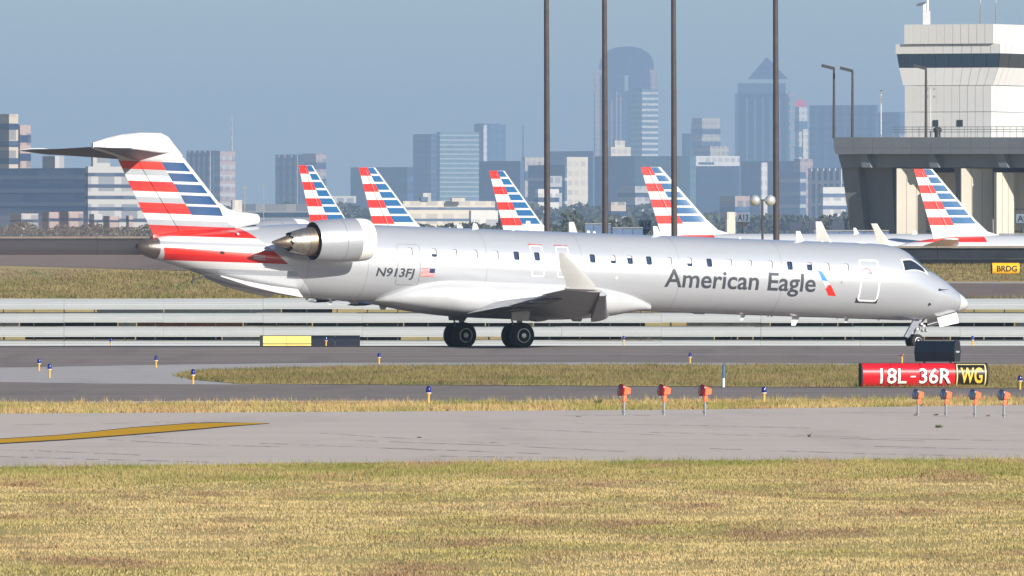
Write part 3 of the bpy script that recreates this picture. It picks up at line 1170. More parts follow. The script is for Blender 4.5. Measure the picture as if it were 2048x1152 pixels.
# --- engines
for s in (1, -1):
    ax = Vector((-1, 0, -.058)).normalized()
    o0 = V(25.45, 2.3 * s, .78)
    mb = MB()
    mb.lathe([(.35, .56), (.10, .58), (.02, .62), (0, .66), (.03, .69), (.12, .725), (.30, .745), (.58, .755)], o0, ax, 48, cap=False)
    eng = mb.local('nacelle_lip', mat('lip_white', (.80, .79, .75), .4, 0, .03), jet, True)
    mb = MB()
    mb.lathe([(.585, .753), (.9, .762), (1.18, .762)], o0, ax, 48, cap=False)
    mb.local('fan_cowl', M['silver'], eng, True)
    mb = MB()
    mb.lathe([(1.19, .762), (1.5, .755), (1.85, .73), (2.18, .69), (2.185, .66), (1.6, .66)], o0, ax, 48, cap=False)
    mb.local('thrust_reverser', M['silver'], eng, 40)
    mb = MB()
    mb.lathe([(1.6, .67), (1.61, .4)], o0, ax, 48, cap=False)
    mb.local('bypass_duct', M['black'], eng)
    mb = MB()
    mb.lathe([(.34, .57), (.345, .1), (.1, .0)], o0, ax, 32, cap=False)
    mb.local('fan', M['dark'], eng)
    mb = MB()
    mb.lathe([(1.55, .50), (2.1, .515), (2.5, .475)], o0, ax, 40, cap=False)
    mb.local('core_cowl', M['hot_steel'], eng, True)
    mb = MB()
    n = 40
    pr = [(2.51, .475), (2.8, .41), (3.08, .345)]
    mb.lathe(pr, o0, ax, n, cap=False)
    # chevrons
    k = len(mb.v) - n
    ring_ = [Vector(q) for q in mb.v[k:]]
    for i in range(0, n, 4):
        a_, b_ = k + i, k + (i + 2) % n
        c_ = k + (i + 4) % n
        tip = ring_[(i + 2) % n] + ax * .10 + (o0 + ax * 3.08 - ring_[(i + 2) % n]) * .08
        mb.v.append(tuple(tip))
        e_ = len(mb.v) - 1
        mb.f += [(a_, k + (i + 1) % n, e_), (k + (i + 1) % n, b_, e_), (b_, k + (i + 3) % n, e_), (k + (i + 3) % n, c_, e_)]
        mb.m += [0] * 4
    mb.local('core_nozzle', M['steel'], eng, True)
    mb = MB()
    mb.lathe([(2.7, .33), (2.95, .30)], o0, ax, n, cap=False)
    mb.local('nozzle_lining', M['dark'], eng)
    mb = MB()
    mb.lathe([(2.85, .29), (3.12, .245), (3.78, .035), (3.80, .0)], o0, ax, 32, cap=False)
    mb.local('exhaust_plug', M['hot_steel'], eng, True)
    mb = MB()
    secs = []
    for b in (.9, 1.3, 1.7):
        q = wsec(b, 25.9, .66, 2.5, .10, 3, n=8)
        secs.append(q)
    mb.loft(mirror(secs, s))
    mb.local('pylon', M['silver'], jet, 50)


# --- landing gear
def wheel(parent, a, b, z, r, w, face, spokes=14):
    o0 = V(a, b, z)
    ax = Vector((0, -face, 0))                       # outwards
    mb = MB()
    pr = [(-w / 2, r * .55), (-w / 2, r * .80), (-w * .42, r * .93), (-w * .25, r * .99), (0, r), (w * .25, r * .99), (w * .42, r * .93), (w / 2, r * .80), (w / 2, r * .55)]
    mb.lathe(pr, o0, ax, 40)
    wh = mb.local('tyre', M['tyre'], parent, 50)
    mb = MB()
    e = w / 2 + .004
    mb.lathe([(e - .01, r * .56), (e + .01, r * .54), (e + .012, r * .50), (e - .03, r * .46), (e - .035, r * .22), (e + .02, r * .19), (e + .03, r * .10), (e + .03, 0)], o0, ax, 40,
             mis=[0, 0, 0, 0, 0, 0, 0])
    t_ = ax.orthogonal().normalized()
    w_ = ax.cross(t_)
    for i in range(spokes):
        g = 2 * math.pi * i / spokes
        c_ = o0 + ax * (e - .026) + r * .35 * (math.cos(g) * t_ + math.sin(g) * w_)
        mb.lathe([(0, r * .058), (.004, r * .05)], c_, ax, 8, mi=1)
    mb.local('rim', [M['rim'], M['black']], wh, 40)
    return wh


ZG = {}
for s in (1, -1):
    bg = 2.13 * s
    zc = -2.83 + .455
    mb = MB()
    mb.tube(V(19.25, bg, -1.35), V(19.33, bg, zc + .1), .11, .09, 14)
    mb.tube(V(19.33, bg, zc + .12), V(19.35, bg, zc), .075, .075, 12)
    mb.tube(V(19.35, bg - .33, zc), V(19.35, bg + .33, zc), .06, .06, 12)
    g = mb.local('main_gear_strut', M['mid_grey'], jet, 40)
    mb = MB()
    mb.tube(V(19.0, bg - .25 * s, -1.5), V(19.42, bg, zc + .32), .035, .03, 8)
    mb.tube(V(19.72, bg, -1.5), V(19.50, bg, zc + .25), .03, .03, 8)
    mb.local('drag_brace', M['mid_grey'], g)
    mb = MB()
    q0, q1 = V(19.0, bg + .24 * s, -1.5), V(19.75, bg + .24 * s, -1.5)
    mb.hexa([q0, q1, V(19.7, bg + .20 * s, -1.86), V(19.05, bg + .20 * s, -1.86)], [V(19.0, bg + .21 * s, -1.5), V(19.75, bg + .21 * s, -1.5), V(19.7, bg + .17 * s, -1.86), V(19.05, bg + .17 * s, -1.86)])
    mb.local('main_gear_door', M['light_grey'], g)
    for k in (1, -1):
        wheel(g, 19.35, bg + .31 * k, zc, .46, .29, k)
zc = -2.40 - .0313 * 0 + 0.0
zn = -2.825 + (19.46 - 2.15) * math.tan(PITCH)       # ground height below the nose wheel in the jet's frame
zc = zn - .04 + .255
mb = MB()
mb.tube(V(2.05, 0, -1.2), V(2.15, 0, zc + .12), .075, .065, 12)
mb.tube(V(2.15, -.17, zc), V(2.15, .17, zc), .045, .045, 10)
mb.tube(V(2.15, 0, zc + .15), V(2.15, 0, zc), .05, .05, 10)
ng = mb.local('nose_gear_strut', M['mid_grey'], jet, 40)
mb = MB()
mb.tube(V(1.75, 0, -1.25), V(2.1, 0, -1.62), .035, .03, 8)
for k in range(9):
    mb.box(V(2.02 + random.uniform(-.16, .16), random.uniform(-.16, .2), -1.42 - .03 * k), (.09, .10, .07), mi=k % 2)
for b in (-.13, .13):
    mb.tube(V(1.80, b, -1.66), V(1.73, b, -1.67), .07, .065, 12, mi=1)
mb.local('torque_link', [M['mid_grey'], M['rim']], ng)
mb = MB()
mb.hexa([V(2.33, .2, -1.33), V(2.03, .2, -1.36), V(2.52, .2, -1.95), V(2.68, .2, -1.92)], [V(2.33, .12, -1.33), V(2.03, .12, -1.36), V(2.52, .12, -1.95), V(2.68, .12, -1.92)])
mb.local('rear_gear_door', mat('blue_grey_door', (.20, .22, .26), .5), ng)
for b in (.35, -.35):
    mb = MB()
    mb.hexa([V(1.45, b, -1.22), V(.66, b, -1.0), V(.60, b * 1.25, -1.37), V(1.38, b * 1.25, -1.545)], [V(1.45, b - .03, -1.22), V(.66, b - .03, -1.0), V(.60, b * 1.25 - .03, -1.37), V(1.38, b * 1.25 - .03, -1.545)])
    mb.local('forward_gear_door', M['jet_white'], ng)
for k in (1, -1):
    wheel(ng, 2.15, .19 * k, zc, .255, .16, k, 7)

# --- aerials, drains, lights
for aa, hgt, ln, sg in ((12.55, .34, .30, 1), (6.75, .36, .32, 1), (5.97, .07, .08, 1), (5.62, .10, .10, 1), (4.2, .05, .45, 1), (18.4, .12, .13, 1), (17.75, .06, .10, 1), (19.85, .20, .26, 1), (9.3, .08, .1, 1),
                        (9.05, .22, .2, -1), (6.85, .34, .32, -1), (4.85, .17, .18, -1), (8.1, .08, .06, -1), (7.95, .06, .1, -1), (5.3, .07, .05, -1), (3.6, .06, .07, -1), (26.5, .10, .16, -1), (25.55, .17, .16, -1),
                        (10.7, .05, .7, -1), (24.5, .12, .5, -1), (23.4, .16, .35, -1), (15.6, .15, .6, -1)):
    z0 = (float(_zt(aa)) - .02) if sg > 0 else (float(_zb(aa)) + .02)
    if sg < 0 and 13.6 < aa < 24:
        z0 = float(fbot(aa)) + .03
    mb = MB()
    secs = []
    for q in (0, .5, 1):
        c_ = ln * (1 - .45 * q)
        secs.append([V(aa + .5 * hgt * q + x * c_, y * .35 * c_, z0 + sg * hgt * q) for x, y in foil(0, 1, .16, 5)])
    mb.loft(secs)
    mb.local('blade_aerial', M['jet_white'] if aa not in (24.5, 23.4, 15.6, 10.7) else M['mid_grey'], jet, 40)
mb = MB()
mb.tube(V(31.05, 0, -.58), V(31.08, 0, -.86), .035, .03, 8)
mb.tube(V(31.08, 0, -.80), V(30.7, 0, -.68), .025, .02, 8)
mb.lathe([(-.04, .05), (.04, .05)], V(31.08, 0, -.86), (0, 1, 0), 10)
mb.local('tail_skid', M['dark'], jet)
for aa, zz in ((29.75, .98),):
    mb = MB()
    mb.tube(fus(29.9, 62), fus(29.75, 50, .12), .012, .012, 6)
    mb.lathe([(-.03, .02), (.03, .05)], fus(29.72, 47, .06), fnorm(29.7, 47), 10)
    mb.local('tail_beacon', M['jet_white'], jet)

# ------------------------------------------------------------------ blast fence
FY = 720.0
fence = thing('blast_fence', (0, FY, float(gz(0, FY))), 'long pale grey slatted blast fence running behind the aircraft', 'fence')
t = NT('galvanised_steel')
cz = t.coord()
n1 = t.noise(t.mapping(cz, (.5, 1, 6)), 1.5, 5)
n2 = t.noise(t.mapping(cz, (.3, 1, 30)), 3, 3)
c = t.mix(n1, (.36, .385, .39), (.47, .495, .50))
t.set(Base_Color=t.mix(t.m('MULTIPLY', n2, .25), c, (.28, .29, .29)), Roughness=.5, Metallic=.2)
M['galv'] = t.mat
rowz = [(1.967, 1.515), (1.385, .950), (.795, .355), (.225, -.30)]
SEC = 4.2
for zt, zb in rowz:
    mb = MB()
    n = 12
    fr, bk = [], []
    for k in range(n + 1):
        q = k / n
        z = zb + (zt - zb) * q
        y = -.16 + .34 * q * q + (.018 if k % 2 else 0)
        fr.append((y, z))
        bk.append((y + .02, z))
    loop = fr + bk[::-1]
    secs = [[(x, y, z) for y, z in loop] for x in (-SEC / 2 + .006, SEC / 2 - .006)]
    mb.loft(secs)
    me = mb.mesh('deflector_panel', M['galv'])
    for i in range(-9, 10):
        o = obj('deflector_panel', me, fence, (i * SEC + random.uniform(-.004, .004), random.uniform(-.012, .012), -float(gz(0, FY)) + random.uniform(-.01, .01)))
mb = MB()
mb.box((0, .25, .95), (.05, .10, 2.1))
mb.tube((0, .3, 1.6), (0, 1.3, -.1), .04, .04, 6)
pm = mb.mesh('fence_post', M['mid_grey'])
for i in range(-29, 30):
    obj('fence_post', pm, fence, (i * 1.28 + .3, 0, 0))
for (zt, _), (_, zb) in zip(rowz[1:], rowz[:-1]):
    x = -36.
    while x < 36:
        ln = random.uniform(.5, 5)
        m = random.choice([M['black'], M['black'], M['dark'], M['dark'], None, M['galv'], M['rust']])
        if zt > 1.2 and random.random() < .7:
            m = None
        if m is not None:
            MB().box((x + ln / 2, FY + .62, (zt + zb) / 2 + random.uniform(-.02, .03)), (ln - .05, .06, .17)).build('gap_strip', m, fence)  # added strips; black ones paint the shade between the fence layers
        x += ln

# ------------------------------------------------------------------ taxiway edge lights
M['lamp_blue'] = mat('blue_lens', (.012, .015, .16), .15, 0, .1, Specular_IOR_Level=.7)
M['lamp_yellow'] = mat('yellow_post', (.70, .38, .06), .55, 0, .12, 9)


def edge_light(p, h, label):
    e = thing('taxiway_light', p, label, 'light', 'blue taxiway edge lights')
    k = h / .40
    mb = MB().lathe([(0, .10), (.012, .10), (.014, .04)], p, (0, 0, 1), 14)
    mb.build('base_plate', M['mid_grey'], e)
    mb = MB().lathe([(.01, .028), (.20 * k, .026), (.21 * k, .045), (.245 * k, .052)], p, (0, 0, 1), 14)
    mb.build('stem', M['lamp_yellow'], e, 40)
    mb = MB().lathe([(.245 * k, .055), (.27 * k, .058), (.34 * k, .056), (.385 * k, .040), (.40 * k, .012)], p, (0, 0, 1), 16)
    d_ = mb.build('dome', M['lamp_blue'], e, True)
    MB().lathe([(.238 * k, .062), (.252 * k, .062)], p, (0, 0, 1), 14).build('collar', M['white'], d_)


for u, vb, h, lb in ((78, 742.5, .37, 'leftmost blue taxiway light, standing on the pale shoulder'),
                     (99, 756.5, .40, 'blue taxiway light just right of and nearer than the leftmost one'),
                     (312, 736, .38, 'blue taxiway light left of the grass island on the far side of the pale wedge'),
                     (386, 769, .40, 'blue taxiway light at the left tip of the grass island'),
                     (758, 728.5, .36, 'blue taxiway light on the far edge of the grass island below the engine'),
                     (857, 808, .39, 'largest blue taxiway light, on the verge below the main wheels'),
                     (1380, 727.5, .35, 'blue taxiway light above the rightmost red-lensed lamp, far side of the island'),
                     (1528, 806, .36, 'blue taxiway light on the verge between the two rows of orange lamps'),
                     (2040, 780, .36, 'blue taxiway light at the right edge beyond the runway sign')):
    edge_light(ground_at(u, vb), h, lb)
for u, d, h, lb in ((222, 632, .30, 'small blue taxiway light peeping over the far pavement edge at the far left'),
                    (652, 632, .36, 'small blue taxiway light in front of the black half of the striped marker'),
                    (1247, 634, .40, 'small blue taxiway light at the far pavement edge right of the main wheels'),
                    (1945, 634, .40, 'small blue taxiway light at the far pavement edge below the nose')):
    x = (u - 1024) * d / F
    edge_light(Vector((x, d, float(gz(x, d)) + .016)), h, lb)
# bare rusty stub and the blue-and-white stake
p = ground_at(1804, 727)
e = thing('marker_stub', p, 'short rusty orange post with flat cap left of the black sign', 'post')
MB().tube(p, p + Vector((0, 0, .24)), .03, .028, 10).build('stem', M['lamp_yellow'], e)
MB().lathe([(.23, .03), (.25, .07), (.29, .07), (.295, .02)], p, (0, 0, 1), 12).build('cap', M['rust'], e)
p = ground_at(1447, 776)
e = thing('marker_stake', p, 'slim stake, blue above and white below, on the grass island', 'stake')
MB().tube(p, p + Vector((0, 0, .24)), .032, .032, 12).build('white_sleeve', M['white'], e)
MB().tube(p + Vector((0, 0, .24)), p + Vector((0, 0, .57)), .032, .030, 12).build('blue_sleeve', mat('stake_blue', (.03, .14, .28), .5), e)
MB().lathe([(0, .09), (.02, .08)], p, (0, 0, 1), 12).build('base_plate', M['black'], e)

# ------------------------------------------------------------------ orange approach lamps
M['red_lens'] = mat('red_lens', (.30, .01, .008), .12, 0, .1, Specular_IOR_Level=.7)
M['clear_lens'] = mat('clear_lens', (.16, .20, .27), .10, .5, .2, 14)


def approach_lamp(u, vb, h, lens, label, grp, az=R(-58), tilt=R(6)):
    p = ground_at(u, vb)
    k = h / .64
    e = thing('approach_lamp', p, label, 'lamp', grp)
    Z_ = Vector((0, 0, 1))
    mb = MB().tube(p, p + Z_ * .29 * k, .028 * k, .028 * k, 14)
    mb.lathe([(.065 * k, .03), (.07 * k, .045 * k), (.095 * k, .045 * k), (.10 * k, .03)], p, Z_, 14)
    mb.build('post', M['mid_grey'], e, 40)
    fa_ = Vector((math.sin(az) * math.cos(tilt), -math.cos(az) * math.cos(tilt), math.sin(tilt)))
    top = p + Z_ * .50 * k
    rt = fa_.cross(Z_).normalized()
    up_ = rt.cross(fa_)
    mb = MB()
    mb.lathe([(.285 * k, .045 * k), (.31 * k, .045 * k), (.32 * k, .03 * k), (.40 * k, .026 * k)], p, Z_, 12)
    mb.box(p + Z_ * .385 * k - fa_ * .02, (.05 * k, .05 * k, .10 * k), az)
    mb.tube(p + Z_ * .30 * k - fa_ * .035, p + Z_ * .33 * k - fa_ * .07, .012, .012, 6)
    mb.build('bracket', M['orange'], e, 40)
    mb = MB()
    ca = top - fa_ * .02
    q0 = [ca - fa_ * .10 * k + rt * x * .055 * k + up_ * y * .055 * k for x, y in ((-1, -1), (1, -1), (1, 1), (-1, 1))]
    q1 = [ca + fa_ * .06 * k + rt * x * .085 * k + up_ * y * .085 * k for x, y in ((-1, -1), (1, -1), (1, 1), (-1, 1))]
    mb.hexa(q0, q1)
    hs = mb.build('housing', M['orange'], e)
    mb = MB().lathe([(.055 * k, .08 * k), (.075 * k, .118 * k), (.085 * k, .122 * k), (.105 * k, .122 * k)], ca, fa_, 24, cap=False)
    rm = mb.build('reflector', M['dark'] if lens != 'red' else M['red_lens'], hs, 50)
    mb = MB().lathe([(.095 * k, .116 * k), (.112 * k, .10 * k), (.122 * k, .05 * k), (.124 * k, 0)], ca, fa_, 24, cap=False)
    mb.build('lens', M['red_lens'] if lens == 'red' else M['clear_lens'], rm, True)
    for g in (60, 180, 300):
        c_ = ca + fa_ * .10 * k + (math.cos(R(g)) * up_ + math.sin(R(g)) * rt) * .124 * k
        MB().box(c_, (.02 * k, .02 * k, .03 * k), az).build('lens_clip', M['rim'], rm)


G1, G2 = 'orange lamps with red lenses', 'orange lamps with clear lenses'
for u, vb, h, lb in ((1248, 831.5, .635, 'leftmost orange lamp with a red lens on the apron edge'), (1328, 831.5, .635, 'middle one of the three red-lensed orange lamps'),
                     (1410, 831.5, .625, 'rightmost of the three red-lensed orange lamps')):
    approach_lamp(u, vb, h, 'red', lb, G1)
for u, vb, h, lb in ((1836, 833, .55, 'first from the left of the four clear-lensed orange lamps below the sign'), (1892, 834, .56, 'second from the left of the four clear-lensed orange lamps'),
                     (1950, 835, .56, 'third from the left of the four clear-lensed orange lamps'), (2008, 837, .57, 'rightmost clear-lensed orange lamp at the right edge')):
    approach_lamp(u, vb, h, 'clear', lb, G2)


# ------------------------------------------------------------------ airfield signs
def sign_profile(hh, dd, n=10):
    """curved face (y<0) and flat back, in (y, z)"""
    out = []
    for k in range(n + 1):
        g = -80 + 160 * k / n
        out.append((-dd * math.cos(R(g)), hh / 2 + hh / 2 * math.sin(R(g)) / math.sin(R(80))))
    out += [(dd * .45, hh * .98), (dd * .45, .02 * hh)]
    return out


def sign_thing(name, p, L, hh, dd, az, panels, label, cat, feet=.06, endm=None):
    """panels: list of (fraction start, end, material)"""
    s_ = thing(name, p, label, cat, None, az)
    pr = sign_profile(hh, dd)
    for f0, f1, m in panels:
        mb = MB().loft([[(L * (f - .5), y, z + feet) for y, z in pr] for f in (f0 + .002, f1 - .002)])
        mb.local('sign_panel', m, s_, 60)
    for e_ in (-.5, .5):
        x = L * e_
        mb = MB().loft([[(x + dx, y * 1.06, z * 1.02 + feet - .01) for y, z in pr] for dx in (-.02, .02)])
        mb.local('end_cap', endm or M['black'], s_)
    for e_ in (-.36, .36):
        MB().tube((L * e_, 0, 0), (L * e_, 0, feet + .04), .03, .03, 8).local('leg', M['mid_grey'], s_)
    return s_


def sign_text(parent, body, x0, x1, z0, z1, hh, dd, feet, m, bold=.03, off=.006, name='lettering'):
    me, lo, hi = text_mesh(body, bold)
    bm = bmesh.new()
    bm.from_mesh(me)
    for v_ in bm.verts:
        v_.co = (x0 + (v_.co.x - lo[0]) * (x1 - x0) / (hi[0] - lo[0]), z0 + (v_.co.y - max(lo[1], 0)) * (z1 - z0) / (hi[1] - max(lo[1], 0)), 0)
    y = z0
    while y < z1:
        bmesh.ops.bisect_plane(bm, geom=bm.verts[:] + bm.edges[:] + bm.faces[:], plane_co=(0, y, 0), plane_no=(0, 1, 0))
        y += .03
    for v_ in bm.verts:
        x, z = v_.co.x, v_.co.y
        q = max(-1, min(1, (z - hh / 2) / (hh / 2) * math.sin(R(80))))
        v_.co = (x, -(dd + off) * math.cos(math.asin(q)), z + feet)
    m2 = bpy.data.meshes.new(name)
    bm.to_mesh(m2)
    bm.free()
    m2.materials.append(m)
    return obj(name, m2, parent)


sgr = mat('sign_red', (.50, .012, .022), .22, 0, .05, 1)
sgb = mat('sign_black', (.012, .012, .014), .25, 0, .1, 1)
p = ground_at(1846, 775)
Ls = 250 / F * p.y * 1.04
rs = sign_thing('runway_sign', p, Ls, .58, .20, R(14), [(0, .232, sgr), (.232, .465, sgr), (.465, .745, sgr), (.745, 1, sgb)],
                'red curved runway sign lettered 18L-36R with a black WG panel', 'sign', .03)
for body, f0, f1 in (('18L', .145, .355), ('-', .385, .425), ('36R', .455, .71)):
    z0, z1 = (.07, .46) if body != '-' else (.22, .27)
    sign_text(rs, body, Ls * (f0 - .5), Ls * (f1 - .5), z0, z1, .58, .20, .03, M['black'], .045, .004, 'lettering_outline')
    sign_text(rs, body, Ls * (f0 - .5), Ls * (f1 - .5), z0 + .008, z1 - .008, .58, .20, .03, M['white'], .012, .007)
sign_text(rs, 'WG', Ls * (.785 - .5), Ls * (.958 - .5), .09, .47, .58, .20, .03, M['yellow'], .02, .007)
mb = MB()
for x0, x1, z0, z1 in ((.755, .985, .535, .555), (.755, .985, .015, .035), (.752, .762, .03, .54), (.978, .988, .03, .54)):
    n = 12
    for k in range(n):
        za, zb_ = z0 + (z1 - z0) * k / n, z0 + (z1 - z0) * (k + 1) / n
        q = []
        for xx, zz in ((x0, za), (x1, za), (x1, zb_), (x0, zb_)):
            s_ = max(-1, min(1, (zz - .29) / .29 * math.sin(R(80))))
            q.append((Ls * (xx - .5), -.208 * math.cos(math.asin(s_)), zz + .03))
        mb.add(q, [(0, 1, 2, 3)])
mb.local('panel_border', mat('pale_yellow', (.62, .55, .22), .5), rs)

# black sign seen from behind, hexagonal ends
p = ground_at(1875, 727)
bs_ = thing('black_sign', p, 'black box sign seen from behind in front of the nose wheel', 'sign', None, R(-24))
prof = [(-.20, .06), (-.26, .36), (-.20, .66), (-.12, .72), (.12, .72), (.20, .66), (.26, .36), (.20, .06)]
bk = mat('navy_black_sheet', (.008, .011, .020), .35, 0, .1)
for x0, x1 in ((-.66, -.005), (.005, .66)):
    MB().loft([[(x, y, z) for y, z in prof] for x in (x0, x1)]).local('back_panel', bk, bs_)
MB().loft([[(x, y * 1.03, z * 1.01) for y, z in prof] for x in (.66, .69)]).local('end_cap', mat('end_black', (.018, .02, .026), .4), bs_)
MB().loft([[(x, y * 1.03, z * 1.01) for y, z in prof] for x in (-.69, -.66)]).local('end_cap', bk, bs_)
for x in (-.45, .45):
    MB().tube((x, 0, 0), (x, 0, .1), .04, .04, 8).local('leg', M['mid_grey'], bs_)
me, lo, hi = text_mesh('W3-09', .03)
for v_ in me.vertices:
    x, y = v_.co.x, v_.co.y
    v_.co = (.694, -.14 + (x - lo[0]) * .28 / (hi[0] - lo[0]), .345 + y * .08)
me.materials.append(M['white'])
obj('lettering', me, bs_)

# yellow BRDG sign beyond the fence
d = 925.
x = (2011 - 1024) * d / F
p = Vector((x, d, H + (V0 - 559) * d / F))
p.z = float(gz(x, d))
ys_ = sign_thing('yellow_sign', p, 1.55, .60, .20, R(10), [(0, .5, mat('sign_yellow', (.80, .42, .01), .2, 0, .06)), (.5, 1, mat('sign_yellow_b', (.80, .42, .01), .2, 0, .06))],
                 'yellow sign lettered BRDG on the grass at the right edge', 'sign', .05)
sign_text(ys_, 'BRDG', -.52, .60, .14, .45, .60, .20, .05, M['black'], .03, .008)

# striped yellow and black marker at the far edge of the taxiway
d = 636.
x = (620 - 1024) * d / F
p = Vector((x, d, float(gz(x, d)) + .016))
mk = thing('taxiway_marker', p, 'low marker board, yellow left half and black right half, beyond the tail', 'sign', None, R(2))
Lm = 200 / F * d
pr = [(-.16, 0), (-.15, .12), (-.13, .30), (-.07, .41), (.07, .41), (.15, .2), (.16, 0)]
myl = mat('marker_yellow', (.72, .60, .16), .5, 0, .08)
for f0, f1, m in ((.03, .265, myl), (.268, .51, myl), (.513, .75, bk), (.753, .985, bk)):
    MB().loft([[(Lm * (f - .5), y, z) for y, z in pr] for f in (f0, f1)]).local('marker_panel', m, mk)
for f0, f1 in ((0, .028), (.986, 1.0)):
    MB().loft([[(Lm * (f - .5), y * 1.08, z * 1.04) for y, z in pr] for f in (f0, f1)]).local('end_cap', M['black'], mk)
MB().box((Lm * (.27 - .5), -.154, .115), (Lm * .48, .02, .022)).local('marker_stripe', M['black'], mk)
MB().box((Lm * (.5 - .5), -.0, .418), (Lm * .99, .18, .016)).local('cap_strip', M['black'], mk)

# ------------------------------------------------------------------ dark barrier wall on the rise, with plastic barriers
wl = MB()
W0, W1 = Vector((-70, 1066, 0)), Vector((70, 1002, 0))
wd = (W1 - W0).normalized()
wnrm = Vector((wd.y, -wd.x, 0))
wall = thing('barrier_wall', (W0 + W1) / 2 + Vector((0, 0, float(gz(0, 1034)))), 'long low dark wall with a pale coping on the rise behind the jet', 'wall')
wz = lambda x, y: float(gz(x, y))
nseg = 22
dkw = mat('dark_wall_concrete', (.030, .036, .048), .8, 0, .25, .5)  # plain dark navy over the whole panel
dkb = mat('dark_wall_base', (.012, .013, .017), .8, 0, .2, .6)  # still darker band along the foot
cop = mat('coping_stone', (.34, .29, .24), .85, 0, .15, .8)
for i in range(nseg):
    a_, b_ = W0.lerp(W1, i / nseg), W0.lerp(W1, (i + 1) / nseg)
    a_, b_ = a_ + wd * .02, b_ - wd * .02
    za, zb_ = wz(a_.x, a_.y), wz(b_.x, b_.y)
    for nm, h0, h1, t0, m in (('wall_base', -.3, .36, .02, dkb), ('wall_panel', .365, 1.02, .08, dkw), ('coping', 1.024, 1.14, -.06, cop)):
        f_ = [Vector((q.x, q.y, z_ + hh)) + wnrm * (.0 - t0) for q, z_, hh in ((a_, za, h0), (b_, zb_, h0), (b_, zb_, h1), (a_, za, h1))]
        k_ = [q - wnrm * (.5 + (0 if t0 > 0 else .1)) for q in f_]
        MB().hexa(f_, k_).build(nm, m, wall)
    if i in (14, 18):
        f_ = [Vector((q.x, q.y, za + hh)) + wnrm * .03 for q, hh in ((a_ - wd * .25, 1.0), (a_ - wd * .05, .72), (a_ + wd * .05, .72), (a_ + wd * .25, 1.0))]
        MB().hexa(f_, [q - wnrm * .2 for q in f_]).build('weep_apron', cop, wall)

# ------------------------------------------------------------------ parked airliners
def airliner_fin_mat():
    t = NT('parked_tail_livery')
    sp = t.n('ShaderNodeSeparateXYZ')
    t.link(t.coord(), sp.inputs[0])
    a = t.m('MULTIPLY', sp.outputs[0], -1.0)
    z = sp.outputs[2]
    top, s = 11.74, 1.43
    def bars(c1, c2, h, n=5):
        out = []
        lo = top
        for i in range(n):
            out.append((top - i * s, c1))
            out.append((top - i * s - h, c2))
        return out[::-1]
    rw, bw = [], []
    edges = [(5.40, RED), (6.28, WHT)]
    z_ = 6.28
    rw = [(5.2, WHT), (6.0, WHT)]
    rr = []
    for i in range(3, -1, -1):
        b = top - i * s - .72
        rr += [(b, GRY if False else WHT), (b + .72, RED)]
    bb = []
    s2 = .715
    for i in range(6, -1, -1):
        b = top - .01 - i * s2 - .54
        bb += [(b, WHT), (b + .54, BLU2)]
    rr = [(6.0, WHT)] + rr + [(12.4, WHT)]
    bb = [(6.0, WHT)] + bb + [(12.4, WHT)]
    c = sector(t, a, z, -3.9, .595, 6.8, -6.15, .915, 6.8, rr, bb, 5.0, 12.6)
    t.set(Base_Color=c, Roughness=.35)
    return t.mat


BLU2 = (.012, .10, .25)
M['ptail'] = airliner_fin_mat()
t = NT('parked_fuselage_livery')
sp = t.n('ShaderNodeSeparateXYZ')
t.link(t.coord(), sp.inputs[0])
k1 = t.m('LESS_THAN', sp.outputs[0], 6.6)
k2 = t.m('MULTIPLY', t.m('GREATER_THAN', sp.outputs[2], 5.25), t.m('LESS_THAN', sp.outputs[2], 5.75))
k3 = t.m('MULTIPLY', t.m('GREATER_THAN', sp.outputs[2], 3.9), t.m('LESS_THAN', sp.outputs[2], 4.6))
t.set(Base_Color=t.mix(t.m('MULTIPLY', k1, t.m('MAXIMUM', k2, k3)), (.52, .54, .56), RED), Roughness=.35, Metallic=.15)
M['pfus'] = t.mat


